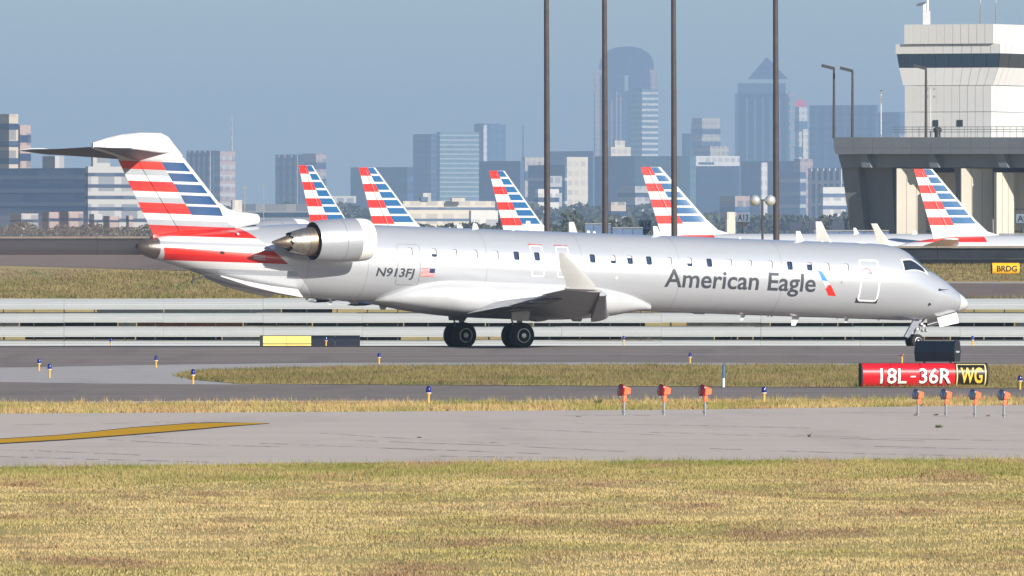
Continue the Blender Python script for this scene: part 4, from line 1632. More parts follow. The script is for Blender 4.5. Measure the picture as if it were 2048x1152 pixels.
def build_airliner():
    """origin on the ground below the fin tip's trailing edge, nose along +x"""
    r = thing('parked_airliner', (0, 0, 0), '', 'airplane', 'airliners parked at the terminal')
    R0 = 1.98
    st_ = [(-1.6, 4.75, .12), (-.6, 4.72, .45), (1.5, 4.55, .95), (4, 4.3, 1.45), (7, 4.02, 1.85), (10, 3.9, R0), (27, 3.9, R0), (29.5, 3.85, 1.9), (31.3, 3.7, 1.6), (32.6, 3.5, 1.1), (33.3, 3.4, .5), (33.5, 3.38, .08)]
    mb = MB().loft([[(x, q * math.cos(R(g)), z + q * math.sin(R(g))) for g in range(0, 360, 12)] for x, z, q in st_])
    mb.local('fuselage', M['pfus'], r, 60)

    def surf(pts, tc, vert, n=8):
        out = []
        for x, y, z, c in pts:
            q = []
            for fx, fy in foil(0, 1, tc, n):
                q.append((x - fx * c, y + (fy * c if vert else 0), z + (0 if vert else fy * c)))
            out.append(q)
        return out
    # fin rows: z, leading x, chord
    rows = []
    for z in (5.3, 6.2, 7.2, 8.5, 9.8, 11.0, 11.76):
        le = 1.85 + (11.76 - z) * .93
        te = 0.02 + (11.76 - z) * .315
        if z < 6.3:
            le += (6.3 - z) * 2.6
        rows.append((le, 0, z, le - te))
    mb = MB().loft(surf(rows, .09, True))
    f_ = mb.local('fin', M['ptail'], r, 60)
    mb = MB()
    for z0, z1 in ((6.0, 11.5),):
        q = [(.315 * (11.76 - z) + .05 + .30 * (.0 + 1.83 + .615 * (11.76 - z)), .115 + .012 * (11.76 - z), z) for z in (z0, z1)]
        for sg in (1, -1):
            mb.add([(q[0][0], sg * q[0][1] * 1.25, q[0][2]), (q[0][0] + .05, sg * q[0][1] * 1.25, q[0][2]), (q[1][0] + .05, sg * q[1][1] * 1.2, q[1][2]), (q[1][0], sg * q[1][1] * 1.2, q[1][2])], [(0, 1, 2, 3)])
    mb.local('rudder_seam', M['mid_grey'], f_)
    for sg in (1, -1):
        mb = MB().loft(surf([(4.3, sg * .3, 4.9, 3.6), (1.6, sg * 6.2, 5.5, 1.5)], .10, False))
        mb.local('stabiliser', M['light_grey'], r, 50)
        mb = MB().loft(surf([(21.5, sg * 1.2, 2.9, 7.2), (18.4, sg * 6.0, 3.35, 4.0), (12.6, sg * 16.4, 4.4, 1.6)], .11, False))
        w_ = mb.local('wing', M['light_grey'], r, 50)
        mb = MB().loft(surf([(12.6, sg * 16.4, 4.4, 1.6), (12.2, sg * 16.8, 4.75, 1.5), (11.0, sg * 17.2, 6.9, .55)], .07, True))
        mb.local('winglet', M['jet_white'], w_, 50)
        mb = MB().lathe([(0, .85), (.15, 1.0), (1.2, 1.1), (2.6, .95), (3.6, .6)], (22.6, sg * 5.75, 2.0), (-1, 0, 0), 20)
        mb.local('engine', M['silver'], w_, 50)
        g_ = MB().tube((16.6, sg * 3.8, 3.0), (16.6, sg * 3.8, .55), .16, .14, 8).local('main_gear', M['mid_grey'], r)
        for k in (-.3, .3):
            MB().lathe([(-.18, .4), (-.2, .55), (.2, .55), (.18, .4)], (16.6, sg * 3.8 + k, .56), (0, 1, 0), 16).local('tyre', M['tyre'], g_)
    g_ = MB().tube((29.2, 0, 2.6), (29.2, 0, .4), .12, .1, 8).local('nose_gear', M['mid_grey'], r)
    MB().lathe([(-.25, .3), (-.27, .38), (.27, .38), (.25, .3)], (29.2, 0, .39), (0, 1, 0), 16).local('tyre', M['tyre'], g_)
    for k in range(28):
        for sg in (1, -1):
            x = 8.2 + k * .72
            if k == 0 and sg == 1:
                wm = MB().box((0, 0, 0), (.24, .03, .34)).mesh('cabin_window', M['glass'])
            obj('cabin_window', wm, r, (x, sg * R0 * .945, 4.45), (sg * R(-16), 0, 0))
    for x, h_ in ((20.5, .55), (13.0, .4), (26.0, .35)):
        MB().loft([[(x - .6 * h_ * q + fx * -.5 * (1 - .5 * q), fy * .2, 5.85 + h_ * q) for fx, fy in foil(0, 1, .16, 4)] for q in (0, 1)]).local('blade_aerial', M['jet_white'], r)
    return r


AL = [(597, 330.5, 1490, 49, 'parked airliner whose striped fin stands leftmost of the row behind the engine'),
      (717, 335, 1525, 37, 'parked airliner with striped fin just right of the near jet engine'),
      (978, 341.5, 1590, 40, 'parked airliner with the smallest striped fin, left of the first tall pole'),
      (1281, 334, 1503, 18, 'parked airliner with striped fin behind the third tall pole'),
      (1827, 338, 1415, 23, 'parked airliner with striped fin in front of the concrete terminal')]
proto = build_airliner()
for i, (u, v, d, yaw, lb) in enumerate(AL):
    r = proto if i == 0 else copy_tree(proto)
    r['label'] = lb
    tip = P(u, v, d)
    gz_ = float(gz(tip.x, d))
    s_ = (tip.z - gz_) / 11.76
    r.location = (tip.x, tip.y, gz_)
    r.rotation_euler = (0, 0, R(yaw))
    r.scale = (s_, s_, s_)

# separate near wing tip: regional jet parked behind the nose, only its raised winglet shows

# ------------------------------------------------------------------ tall dark light poles
for i, (u, d, w0, lb) in enumerate(((1093, 1240, 5.6, 'leftmost of the four tall dark light poles behind the cabin'), (1209, 1230, 5.5, 'tall dark pole in front of the round-topped skyscraper'),
                                    (1347, 1220, 5.4, 'tall dark pole beside the fourth parked striped fin'), (1551, 1210, 5.6, 'rightmost tall dark pole in front of the pointed skyscraper'))):
    x = (u + 2 - 1024) * d / F
    z0 = float(gz(x, d))
    e = thing('light_pole', (x, d, z0), lb, 'pole', 'tall dark light poles')
    k = d / F
    mb = MB()
    base = Vector((x, d, z0))
    sec_h = [0, 9, 18, 27, 36]
    lean = -2.0 * k / 20
    for a_, b_ in zip(sec_h[:-1], sec_h[1:]):
        ra, rb = (w0 + 1.0 - a_ * .075) * k, (w0 + 1.0 - b_ * .075) * k
        MB().tube(base + Vector((lean * a_, 0, a_)), base + Vector((lean * b_, 0, b_ + .3)), ra, rb, 16).build('pole_section', M['pole'], e, 60)
    tp = base + Vector((lean * 36, 0, 36))
    MB().lathe([(-.1, .2), (0, 1.1), (.15, 1.1), (.25, .2)], tp, (0, 0, 1), 16).build('lamp_ring', M['dark'], e)
    for q in range(6):
        g = q * math.pi / 3
        MB().box(tp + Vector((1.2 * math.cos(g), 1.2 * math.sin(g), -.15)), (.4, .3, .3), g).build('floodlight', M['mid_grey'], e)
    MB().box(base + Vector((0, 0, .3)), (1.1, 1.1, .6)).build('footing', M['concrete'], e)

# twin round floodlights on a thin post
d = 1190.
x = (1525 - 1024) * d / F
z0 = float(gz(x, d))
base = Vector((x, d, z0))
ztop = P(1525, 400, d).z
e = thing('twin_floodlight', base, 'thin post carrying two round silver floodlights beside the rightmost pole', 'lamp')
MB().tube(base, Vector((x, d, ztop)), .10, .07, 8).build('post', M['pole'], e)
MB().tube(Vector((x - .45, d, ztop)), Vector((x + .45, d, ztop)), .05, .05, 6).build('cross_arm', M['pole'], e)
for sg in (-1, 1):
    c_ = Vector((x + sg * .52, d, ztop - .02))
    mb = MB().lathe([(-.36, .05), (-.30, .22), (-.12, .36), (.10, .38), (.26, .30), (.34, .12), (.36, 0)], c_, (sg * .45, -.75, -.35), 18, cap=False)
    mb.build('floodlight', M['rim'], e, True)

# ------------------------------------------------------------------ terminal and ramp tower
TD = 1650.
tn_ = Vector((math.sin(R(-37)), -math.cos(R(-37)), 0))      # normal of the front painted in shade tones
tt = Vector((-tn_.y, tn_.x, 0))                             # runs right and towards the camera
T0 = P(1667, 567, TD)
T0.z = 0


def tp_(u, v, back=0.0):
    """point on the terminal front (set back by metres) under photo pixel u, v"""
    o_ = T0 - tn_ * back
    k = (u - 1024) / F
    s_ = (k * o_.y - o_.x) / (tt.x - k * tt.y)
    q = o_ + tt * s_
    q.z = H + (V0 - v) * q.y / F
    return q


term = thing('terminal', (T0.x + 12, T0.y, 1.15), 'grey concrete airport terminal with heavy roof deck at the right edge', 'building')
M['tconc'] = mat('terminal_shade_concrete', (.19, .205, .225), .85, 0, .08, .25)  # dark blue-grey puts the shade of the deck front into the colour
M['tconc_l'] = mat('terminal_pale_panel', (.52, .49, .42), .85, 0, .06, .2)
M['tdark'] = mat('terminal_recess_shade', (.17, .175, .18), .8, 0, .15, .3)  # dark grey carries the shade below the deck


def tblock(name, poly, back, depth, m, parent=None):
    f_ = [tp_(u, v, back) for u, v in poly]
    k_ = [q - tn_ * depth for q in f_]
    n = len(f_)
    mb = MB().add(f_ + k_, [tuple(range(n)), tuple(range(2 * n - 1, n - 1, -1))] + [(i, n + i, n + (i + 1) % n, (i + 1) % n) for i in range(n)])
    return mb.build(name, m, parent or term)


# roof deck made of fascia panels
us_ = list(np.arange(1667, 2500, 39.0))
for i, (u0, u1) in enumerate(zip(us_[:-1], us_[1:])):
    tblock('fascia_panel', [(u0 + .25, 274.5), (u1 - .25, 274.5), (u1 - .25, 296), (u0 + .25, 296)], 0, .5, M['tconc'])
    tblock('lower_fascia_panel', [(u0 + .25, 296.4), (u1 - .25, 296.4), (u1 - .25, 308), (u0 + .25 + (4 if i == 0 else 0), 308)], -.05, .5, M['tconc'])
tblock('roof_deck', [(1669, 276), (2470, 276), (2470, 308), (1672, 308)], .5, 40, M['tconc'])
tblock('edge_beam', [(1676, 308.5), (2470, 308.5), (2470, 335), (1683, 335)], 1.2, 3.0, M['tconc'])
for u in (1716, 1852, 1990, 2130, 2270):
    tblock('bracket', [(u, 308), (u + 17, 308), (u + 26, 335), (u + 9, 335)], .4, 1.4, M['tconc'])
# recess wall and piers below
tblock('recess_wall', [(1700, 335), (2470, 335), (2470, 545), (1712, 545)], 7.0, 1.0, M['tdark'])
tblock('corner_pier', [(1683, 335), (1716, 335), (1730, 470), (1730, 545), (1704, 545), (1702, 470)], 2.0, 5.0, M['tdark'])
for k_, (u0, u1) in enumerate(((1736, 1790), (1920, 1986), (2064, 2120), (2200, 2260))):
    tblock('pier', [(u0 - 12, 335), (u1 - 6, 335), (u1, 470), (u1, 545), (u0, 545), (u0, 470)], 3.0, 9.0, M['tconc'] if k_ else M['tdark'])
for u0, u1, b_ in ((1792, 1912, 1.2), (1988, 2060, .6), (2124, 2196, 1.0)):
    n = max(2, int((u1 - u0) / 22))
    for i in range(n):
        q0, q1 = u0 + (u1 - u0) * i / n, u0 + (u1 - u0) * (i + 1) / n
        for v0, v1 in ((345, 418), (419, 462), (463, 545)):
            tblock('wall_panel', [(q0 + .3, v0), (q1 - .3, v0), (q1 - .3, v1 - .4), (q0 + .3, v1 - .4)], 3.2 + b_ + random.uniform(-.02, .02), .4, M['tconc_l'])
for u, w_, v0, az_, bk_2, m in ((1822, 2.9, 337, 8, 1.6, M['tconc_l']), (1953, 3.1, 337, 10, 1.7, M['tconc_l']), (2008, 2.0, 345, 30, 1.4, M['tconc_l'])):
    for j in range(3):
        c_ = tp_(u, 545, bk_2)
        z1_ = H + (V0 - v0) * c_.y / F
        rr = Matrix.Rotation(R(az_), 4, 'Z')
        off_ = rr @ Vector(((j - 1) * w_ / 3, 0, 0))
        MB().box((c_.x + off_.x, c_.y + off_.y, (1.1 + z1_) / 2), (w_ / 3 - .03, .5, z1_ - 1.1), R(az_)).build('cross_wall', m, term)
# railing on the deck
rail = thing('deck_railing', tp_(1786, 275, 1.0), 'thin steel railing along the roof deck below the tower', 'railing')
for v_ in (254, 259, 264):
    a_, b_ = tp_(1786, v_, 1.0), tp_(2300, v_ - 1, 1.0)
    MB().tube(a_, b_, .03, .03, 6).build('rail', M['mid_grey'], rail)
for u in np.arange(1786, 2300, 13.0):
    MB().tube(tp_(u, 276, 1.0), tp_(u, 253.5, 1.0), .028, .028, 6).build('post', M['mid_grey'], rail)

# ramp tower: square plan seen over its right front corner
tow = thing('ramp_tower', P(1930, 567, TD + 12) * 1.0, 'white panelled ramp control tower with dark window band above the terminal', 'tower')
tow.location.z = P(1930, 276, TD).z
AZ = R(24)
lx = Vector((-math.cos(AZ), math.sin(AZ), 0))                # along the left front face, away from the corner
rx = Vector((math.sin(AZ), math.cos(AZ), 0))                 # along the right face, away
DT = TD + 6.
wht = mat('tower_white_panel', (.60, .59, .56), .6, 0, .03, .3)
seam = mat('tower_seam', (.22, .21, .20), .8)


def tower_level(uL, uC, uR, v):
    c_ = P(uC, v, DT)
    k = DT / F
    L1 = (uC - uL) * k / math.cos(AZ)
    L2 = (uR - uC) * k / math.sin(AZ)
    return c_, c_ + lx * L1, c_ + rx * L2, c_ + lx * L1 + rx * L2


LV = [((1811, 1982, 2058), 276, (1811, 1982, 2058), 224), ((1811, 1982, 2058), 223, (1811, 1982, 2058), 171),
      ((1808, 1985, 2066), 170, (1800, 1997, 2080), 135), ((1800, 1997, 2080), 134.5, (1795, 2000, 2084), 107), ((1793, 2000, 2086), 106.5, (1793, 2000, 2086), 87.5),
      ((1810, 1986, 2062), 87, (1810, 1986, 2062), 48)]
for li, (w0, v0, w1, v1) in enumerate(LV):
    A_, B_ = tower_level(*w0, v0), tower_level(*w1, v1)
    core = MB()
    sh = .985
    cen = sum((q for q in A_), Vector()) / 4
    f0 = [cen + (q - cen) * sh for q in (A_[1], A_[0], A_[2], A_[3])]
    cen1 = sum((q for q in B_), Vector()) / 4
    f1 = [cen1 + (q - cen1) * sh for q in (B_[1], B_[0], B_[2], B_[3])]
    core.add(f0 + f1, [(3, 2, 1, 0), (4, 5, 6, 7)] + [(i, (i + 1) % 4, 4 + (i + 1) % 4, 4 + i) for i in range(4)])
    core.build('tower_stage', M['glass'] if li == 3 else seam, tow)
    for (i0, i1, nn_, n) in ((1, 0, -lx.cross(Vector((0, 0, 1))), 11 if li != 3 else 8), (0, 2, rx.cross(Vector((0, 0, 1))), 7 if li != 3 else 4)):
        for k in range(n):
            q = [A_[i0].lerp(A_[i1], (k + .02) / n), A_[i0].lerp(A_[i1], (k + .98) / n), B_[i0].lerp(B_[i1], (k + .98) / n), B_[i0].lerp(B_[i1], (k + .02) / n)]
            cn = sum(q, Vector()) / 4
            inn = (cen - cn)
            inn.z = 0
            inn.normalize()
            MB().hexa(q, [p_ + inn * .06 for p_ in q]).build('window_pane' if li == 3 else 'cladding_panel', M['glass'] if li == 3 else wht, tow)
for u, v, w, h in ((1873, 246, 11, 13), (1921, 246, 12, 13)):
    c_ = P(1982, v, DT) + lx * ((1982 - u) * DT / F / math.cos(AZ))
    nf = Vector((-math.sin(AZ), -math.cos(AZ), 0))
    k = DT / F
    MB().box(c_ + nf * .02, (w * k / math.cos(AZ) * .9, .12, h * k), -AZ).build('small_window', M['glass'], tow)
# things on the roof and the masts
rt_ = P(1853, 47, DT + 4)
mast = thing('radar_mast', rt_, 'white equipment mast with dish on the left of the tower roof', 'mast')
k = DT / F
MB().box(rt_ + Vector((0, 0, .55)), (15 * k, .7, 1.3)).build('cabinet', M['light_grey'], mast)
MB().tube(rt_ + Vector((.1, 0, 1)), rt_ + Vector((.1, 0, 4.2)), .12, .08, 8).build('mast_tube', M['white'], mast)
MB().box(rt_ + Vector((-.2, 0, 1.6)), (.25, .3, .7)).build('antenna_box', M['white'], mast)
MB().lathe([(0, .05), (.1, .4), (.16, .5)], rt_ + Vector((-.5, 0, 1.75)), (-.3, -.3, 1), 14).build('dish', M['mid_grey'], mast)
for u, lb in ((1961, 'thin whip aerial on the tower roof, left one'), (1992, 'thin whip aerial on the tower roof near its right corner')):
    b0 = P(u, 48, DT + 5)
    e = thing('whip_aerial', b0, lb, 'aerial', 'whip aerials on the tower')
    MB().tube(b0, b0 + Vector((0, 0, 2.0)), .07, .04, 6).build('lower_rod', M['mid_grey'], e)
    MB().tube(b0 + Vector((0, 0, 2.0)), b0 + Vector((0, 0, 4.5)), .03, .015, 6).build('upper_rod', M['light_grey'], e)
for u, v0, v1, back, lb in ((1665, 277, 137, .3, 'leftmost street lamp on the terminal roof corner'), (1702, 277, 142, .3, 'second street lamp on the terminal roof, right of the corner'),
                            (1849, 275, 137, .8, 'street lamp standing in front of the white tower')):
    b0 = tp_(u + 3, v0, back)
    k = b0.y / F
    h = (v0 - v1) * k
    e = thing('street_lamp', b0, lb, 'lamp', 'street lamps on the terminal roof')
    MB().tube(b0, b0 + Vector((0, 0, h)), 3.0 * k, 2.2 * k, 10).build('post', M['pole'], e)
    tpv = b0 + Vector((0, 0, h))
    MB().box(tpv + Vector((-12 * k, 0, 3.0 * k)), (27 * k, .35, 6 * k), M=Matrix.Rotation(R(14), 4, 'Y')).build('lamp_head', M['dark'], e)
for u, v0, v1, lb in ((1762, 276, 184, 'slim aerial post on the roof deck left of the tower'), (1861, 274, 178, 'slim post with two small spotlights before the tower')):
    b0 = tp_(u, v0, 1.5)
    k = b0.y / F
    e = thing('aerial_post', b0, lb, 'post')
    h = (v0 - v1) * k
    MB().tube(b0, b0 + Vector((0, 0, h)), 1.2 * k, 1.0 * k, 8).build('post', M['light_grey'], e)
    for q in (0, .12, .2) if u < 1800 else (0.0, .16):
        MB().box(b0 + Vector(((.0 if u < 1800 else -.35), 0, h * (1 - q))), (5 * k, .2, 7 * k)).build('fitting', M['mid_grey'], e)
        if u > 1800:
            MB().box(b0 + Vector((.35, 0, h * (1 - q))), (5 * k, .2, 5 * k)).build('fitting', M['mid_grey'], e)
b0 = tp_(1875, 275, 1.2)
ps = thing('roof_vent', b0, 'small dark ventilator on the deck under the tower windows', 'vent')
MB().lathe([(0, .3), (.5, .3), (.55, .42), (.9, .40), (1.0, .2)], b0, (0, 0, 1), 12).build('ventilator', M['dark'], ps)

# gate signs, jet bridge and apron clutter
M['gate_blue'] = mat('gate_sign_panel', (.14, .18, .25), .5)
for u, v, w, h, d, tx, lb in ((1290, 449, 26, 19, 1700, 'A14', 'grey gate sign lettered A14 left of the fourth striped fin'), (1486, 435, 26, 17, 1720, 'A13', 'grey gate sign lettered A13 right of the fourth striped fin'),
                              (2045, 437, 26, 18, 1600, 'A9', 'grey gate sign at the right edge starting with A')):
    c_ = P(u, v, d)
    k = d / F
    gr_ = Vector((c_.x, d, float(gz(c_.x, d))))
    e = thing('gate_sign', gr_, lb, 'sign', 'gate signs')
    MB().box(c_, (w * k, .3, h * k)).build('sign_box', M['gate_blue'], e)
    MB().prism([(c_.x - 5 * k, d - .1), (c_.x + 5 * k, d - .1), (c_.x + 5 * k, d + .1), (c_.x - 5 * k, d + .1)], c_.z - (h / 2 + 9) * k, c_.z - h / 2 * k,
               top=[(c_.x - 12 * k, d - .1), (c_.x + 12 * k, d - .1), (c_.x + 12 * k, d + .1), (c_.x - 12 * k, d + .1)]).build('sign_gusset', M['dark'], e)
    MB().tube(gr_, Vector((c_.x, d, c_.z - h / 2 * k)), .12, .12, 8).build('post', M['dark'], e)
    me, lo, hi = text_mesh(tx, .02)
    for v_ in me.vertices:
        x_, y_ = v_.co.x, v_.co.y
        v_.co = ((x_ - (lo[0] + hi[0]) / 2) * 21 * k / (hi[0] - lo[0]), -.17, (y_ - .35) * 12 * k / .7)
    me.materials.append(M['black'])
    obj('lettering', me, e, (0, 0, c_.z - gr_.z))


def jet_bridge(u0, u1, v0, v1, d, lb, m):
    x0, x1 = (u0 - 1024) * d / F, (u1 - 1024) * d / F
    z1, z0 = H + (V0 - v0) * d / F, H + (V0 - v1) * d / F
    e = thing('jet_bridge', (x0, d, 1.15), lb, 'jet bridge', 'jet bridges')
    n = 3
    for i in range(n):
        a_, b_ = x0 + (x1 - x0) * i / n, x0 + (x1 - x0) * (i + 1) / n
        s_ = .08 * i
        MB().box(((a_ + b_) / 2, d + 1.3, (z0 + z1) / 2), (b_ - a_ - .05, 2.4 - s_, (z1 - z0) - s_ * .5)).build('tunnel_section', m, e)
    for q in (.12, .88):
        xx = x0 + (x1 - x0) * q
        MB().tube((xx, d + 1.3, 1.1), (xx, d + 1.3, z0), .3, .3, 10).build('support_leg', M['mid_grey'], e)
    MB().box(((x0 + x1) / 2, d + 1.3, z1 + .08), (x1 - x0, 2.5, .12)).build('roof', M['mid_grey'], e)


bm_blue = mat('jet_bridge_blue', (.10, .15, .26), .5)
jet_bridge(1628, 1778, 463, 492, 1580, 'blue-grey jet bridge right of the rightmost pole', bm_blue)
jet_bridge(1225, 1286, 457, 480, 1610, 'blue-grey jet bridge left of the fourth striped fin', bm_blue)
jet_bridge(2000, 2120, 470, 500, 1520, 'blue jet bridge at the right edge behind the last fin', bm_blue)
jet_bridge(1170, 1222, 449, 480, 1660, 'dark blue jet bridge between the first two poles', bm_blue)
# raised winglet of a jet parked behind the wall
d = 1290.
b0 = P(1766, 492, d)
e = thing('parked_jet', (b0.x, d, float(gz(b0.x, d))), 'jet hidden behind the dark wall showing one white winglet above our cockpit', 'airplane')
k = d / F
q = [[(b0.x + (x_ - fx * c_) * k, d + fy * c_ * k, H + (V0 - v_) * k) for fx, fy in foil(0, 1, .10, 6)] for x_, c_, v_ in ((18, 34, 498), (14, 24, 486), (-5, 14, 459), (-12, 12, 447))]
MB().loft(q).build('winglet', mat('dull_white', (.58, .57, .53), .5), e, 50)
MB().loft([[(b0.x + (20 - fx * 40) * k + j * 1.2, d + j * 7, H + (V0 - 498) * k - j * .3 + fy * 1.3) for fx, fy in foil(0, 1, .12, 6)] for j in (0, 1)]).build('wing', M['light_grey'], e, 50)
MB().lathe([(-14, .2), (-11, 1.0), (-4, 1.3), (6, 1.3), (9, .9), (10.5, .1)], (b0.x + 2, d + 9, float(gz(b0.x, d)) + 2.2), (1, .3, 0), 20).build('fuselage', M['silver'], e, True)
MB().tube((b0.x + 2, d + 9, float(gz(b0.x, d))), (b0.x + 2, d + 9, float(gz(b0.x, d)) + 1.2), .15, .15, 8).build('gear_leg', M['mid_grey'], e)

# ------------------------------------------------------------------ city and far buildings
def corner_block(mb, u0, uc, u1, v0, v1, d, az=50, grow=0.0, depth=None):
    """prism seen over its front corner; left face az degrees off towards the left; returns plan (left, corner, right)"""
    k = d / F
    g = R(az)
    c_ = Vector(((uc - 1024) * k, d, 0))
    L = c_ + Vector((-math.cos(g), math.sin(g), 0)) * ((uc - u0) * k / max(.05, math.cos(g)) + grow)
    Rr = c_ + Vector((math.sin(g), math.cos(g), 0)) * ((u1 - uc) * k / max(.05, math.sin(g)) + grow)
    B = L + (Rr - c_)
    if grow:
        o_ = Vector((-math.sin(g), -math.cos(g), 0)) * grow + Vector((math.cos(g), -math.sin(g), 0)) * grow
        c2 = c_ + o_
        L, Rr, B = L + o_, Rr + o_, B + o_
        c_ = c2
    z0, z1 = H + (V0 - v0) * k, H + (V0 - v1) * k
    mb.prism([(L.x, L.y), (c_.x, c_.y), (Rr.x, Rr.y), (B.x, B.y)], z0, z1)
    return L, c_, Rr


def tower_block(name, label, u0, uc, u1, vt, d, m, band=None, nb=0, bt=.45, crown=None, az=50, piers=0, pm=None, cat='skyscraper', vb=575):
    base = P((u0 + u1) / 2, vb, d)
    base.z = 1.15
    e = thing(name, base, label, cat, 'buildings of the skyline')
    mb = MB()
    v_base = V0 + (H - 1.15) * F / d
    corner_block(mb, u0, uc, u1, v_base, vt, d, az)
    mb.build('wall', m, e)
    hgt = 470 - vt if vt < 430 else 30
    for i in range(nb):
        va = vt + (i + .55) * hgt / nb
        if va > 475: break
        b_ = MB()
        corner_block(b_, u0, uc, u1, va + bt * hgt / nb, va, d, az, grow=.35 * d / 20000 + .05)
        b_.build('window_band', band, e)
    k = d / F
    g = R(az)
    for i in range(piers):
        q = (i + .5) / piers
        c_ = Vector(((uc - 1024) * k, d, 0)) + Vector((-math.cos(g), math.sin(g), 0)) * ((uc - u0) * k / math.cos(g)) * q + Vector((-math.sin(g), -math.cos(g), 0)) * .3
        z1 = H + (V0 - vt) * k
        MB().box((c_.x, c_.y, z1 / 2), ((uc - u0) * k / math.cos(g) / piers * .35, 1.2 * d / 20000 + .3, z1 * .995), -g).build('pier', pm, e)
    if crown:
        for j, (a0, ac, a1, vv0, vv1) in enumerate(crown):
            c2 = MB()
            corner_block(c2, a0, ac, a1, vv0 + .2, vv1, d * 1.0003, az)
            c2.build('roof_block', m if j % 2 == 0 else (band or m), e)
    return e


def facade(name, c, rough, floor=8.0, bay=9.0, depth=.35, tint=(.03, .06, .12)):
    """far facades: floors and bays too small to build one by one"""
    t = NT(name)
    sp = t.n('ShaderNodeSeparateXYZ')
    t.link(t.coord(), sp.inputs[0])
    h = t.m('ADD', sp.outputs[0], t.m('MULTIPLY', sp.outputs[1], .8))
    fz, fx = t.m('DIVIDE', sp.outputs[2], floor), t.m('DIVIDE', h, bay)
    cell = t.n('ShaderNodeCombineXYZ')
    t.link(t.m('FLOOR', fx), cell.inputs[0])
    t.link(t.m('FLOOR', fz), cell.inputs[2])
    wn_ = t.n('ShaderNodeTexWhiteNoise')
    t.link(cell.outputs[0], wn_.inputs['Vector'])
    win = t.m('MULTIPLY', t.m('GREATER_THAN', t.m('FRACT', fz), .45), t.m('GREATER_THAN', t.m('FRACT', fx), .3))
    big = t.noise(t.mapping(t.coord(), (.02, .02, .008)), 1, 4)
    base_c = t.mix(big, mul(c, .75), mul(c, 1.2))
    k = t.m('MULTIPLY', win, t.m('ADD', .25, t.m('MULTIPLY', wn_.outputs[0], .75)))
    t.set(Base_Color=t.mix(t.m('MULTIPLY', k, depth), base_c, tint), Roughness=rough)
    return t.mat


GL = facade('far_blue_glass', (.035, .075, .16), .35, 8, 12, .5, (.10, .15, .22))
GLd = facade('far_dark_glass', (.015, .035, .085), .35, 8, 10, .5, (.07, .10, .16))
GLt = facade('far_teal_glass', (.08, .15, .19), .35, 7, 14, .5, (.03, .07, .12))
TAN = facade('far_tan_stone', (.42, .37, .31), .85, 7, 8, 0.6)
CRM = facade('far_cream_stone', (.58, .53, .44), .85, 7, 8, 0.35)
PNK = facade('far_rose_stone', (.34, .265, .25), .85, 7, 8, 0.6)
WHB = facade('far_white_wall', (.56, .55, .53), .8, 7, 8, 0.45)
GRB = facade('far_grey_wall', (.38, .38, .38), .85, 7, 8, 0.6)
SHD = facade('far_shade_blue', (.04, .075, .15), .6, 6, 7, .5, (.09, .12, .17))  # slate blue puts the walls' shade and blue haze into the colour

# left group
tower_block('office_tower', 'tan office tower with dark window bands at the left edge', -60, 18, 36, 228, 5200, TAN, GLd, 7, .35, cat='building', az=50)
tower_block('office_tower', 'rose-coloured tower just right of the tan one at the left edge', 30, 40, 61, 250, 5400, PNK, GLd, 6, .4, cat='building')
tower_block('office_block', 'wide slate-blue office block in shade at the far left', -80, 171, 174, 336, 4300, SHD, mat('far_blue_band', (.08, .115, .18), .5), 5, .3, cat='building', az=30)
tower_block('office_block', 'pale roof house on top of the slate-blue block', 84, 110, 128, 312, 4400, GRB, None, 0, cat='building', vb=340)
tower_block('hotel_block', 'white hotel block with six dark window rows behind the fin', 171, 176, 330, 333, 4200, GRB, GLd, 6, .30, crown=[(182, 186, 220, 334, 312)], cat='building', az=62)
tower_block('apartment_tower', 'grey apartment tower with aerial mast behind the fin leading edge', 428, 440, 470, 302, 12000, PNK, GRB, 9, .4)
tower_block('apartment_tower', 'blue-grey tower with stone piers left of the mast tower', 372, 425, 432, 301, 12500, GLd, TAN, 0, piers=5, pm=GRB)
mb_ = P(463, 300, 12000)
e = thing('radio_mast', Vector((mb_.x, 12010, P(0, 300, 12000).z)), 'thin radio mast on top of the grey apartment tower', 'mast')
MB().tube(Vector((mb_.x, 12010, mb_.z - 2)), Vector((mb_.x, 12010, P(0, 232, 12000).z)), .9, .3, 6).build('mast_tube', GRB, e)
tower_block('apartment_tower', 'blue tower with rounded rose piers left of the parked fins', 550, 600, 606, 309, 14000, GLd, PNK, 0, piers=4, pm=PNK)
tower_block('apartment_tower', 'rose tower behind the leftmost parked fin', 604, 632, 652, 307, 14200, PNK, GLd, 5, .4)
# middle group
tower_block('office_block', 'low blue block left of the glass towers', 700, 815, 826, 334, 15000, GLd, GL, 4, .4, cat='building')
tower_block('glass_tower', 'dark blue glass slab with pale edge left of the teal tower', 826, 862, 876, 268, 16500, GLd, GL, 18, .4, az=55)
tower_block('glass_tower', 'teal glass tower with fine floor lines', 873, 880, 958, 264, 16000, GLt, mat('far_floor_line', (.24, .30, .33), .6), 22, .35, az=65, piers=0)
tower_block('frame_tower', 'blue tower with a white frame edge behind the teal tower', 948, 968, 1012, 249, 18000, GL, WHB, 0, az=55, crown=[(950, 968, 1000, 250, 247)])
e = tower_block('lit_edge_strip', 'narrow white strip painted for the sunlit edge of the framed tower', 966, 967, 974, 250, 17950, WHB)  # separate white block paints the sunlit edge
tower_block('office_block', 'blue mid-rise block right of the teal tower', 958, 1040, 1048, 322, 13000, SHD, GL, 4, .35, cat='building')
tower_block('office_block', 'sunlit cream block left of the first pole', 1044, 1050, 1092, 314, 14500, TAN, GLd, 3, .35, cat='building')
tower_block('office_block', 'dark slab with roof aerials between the first two poles', 1090, 1186, 1190, 302, 15500, SHD, GL, 3, .3, cat='building')
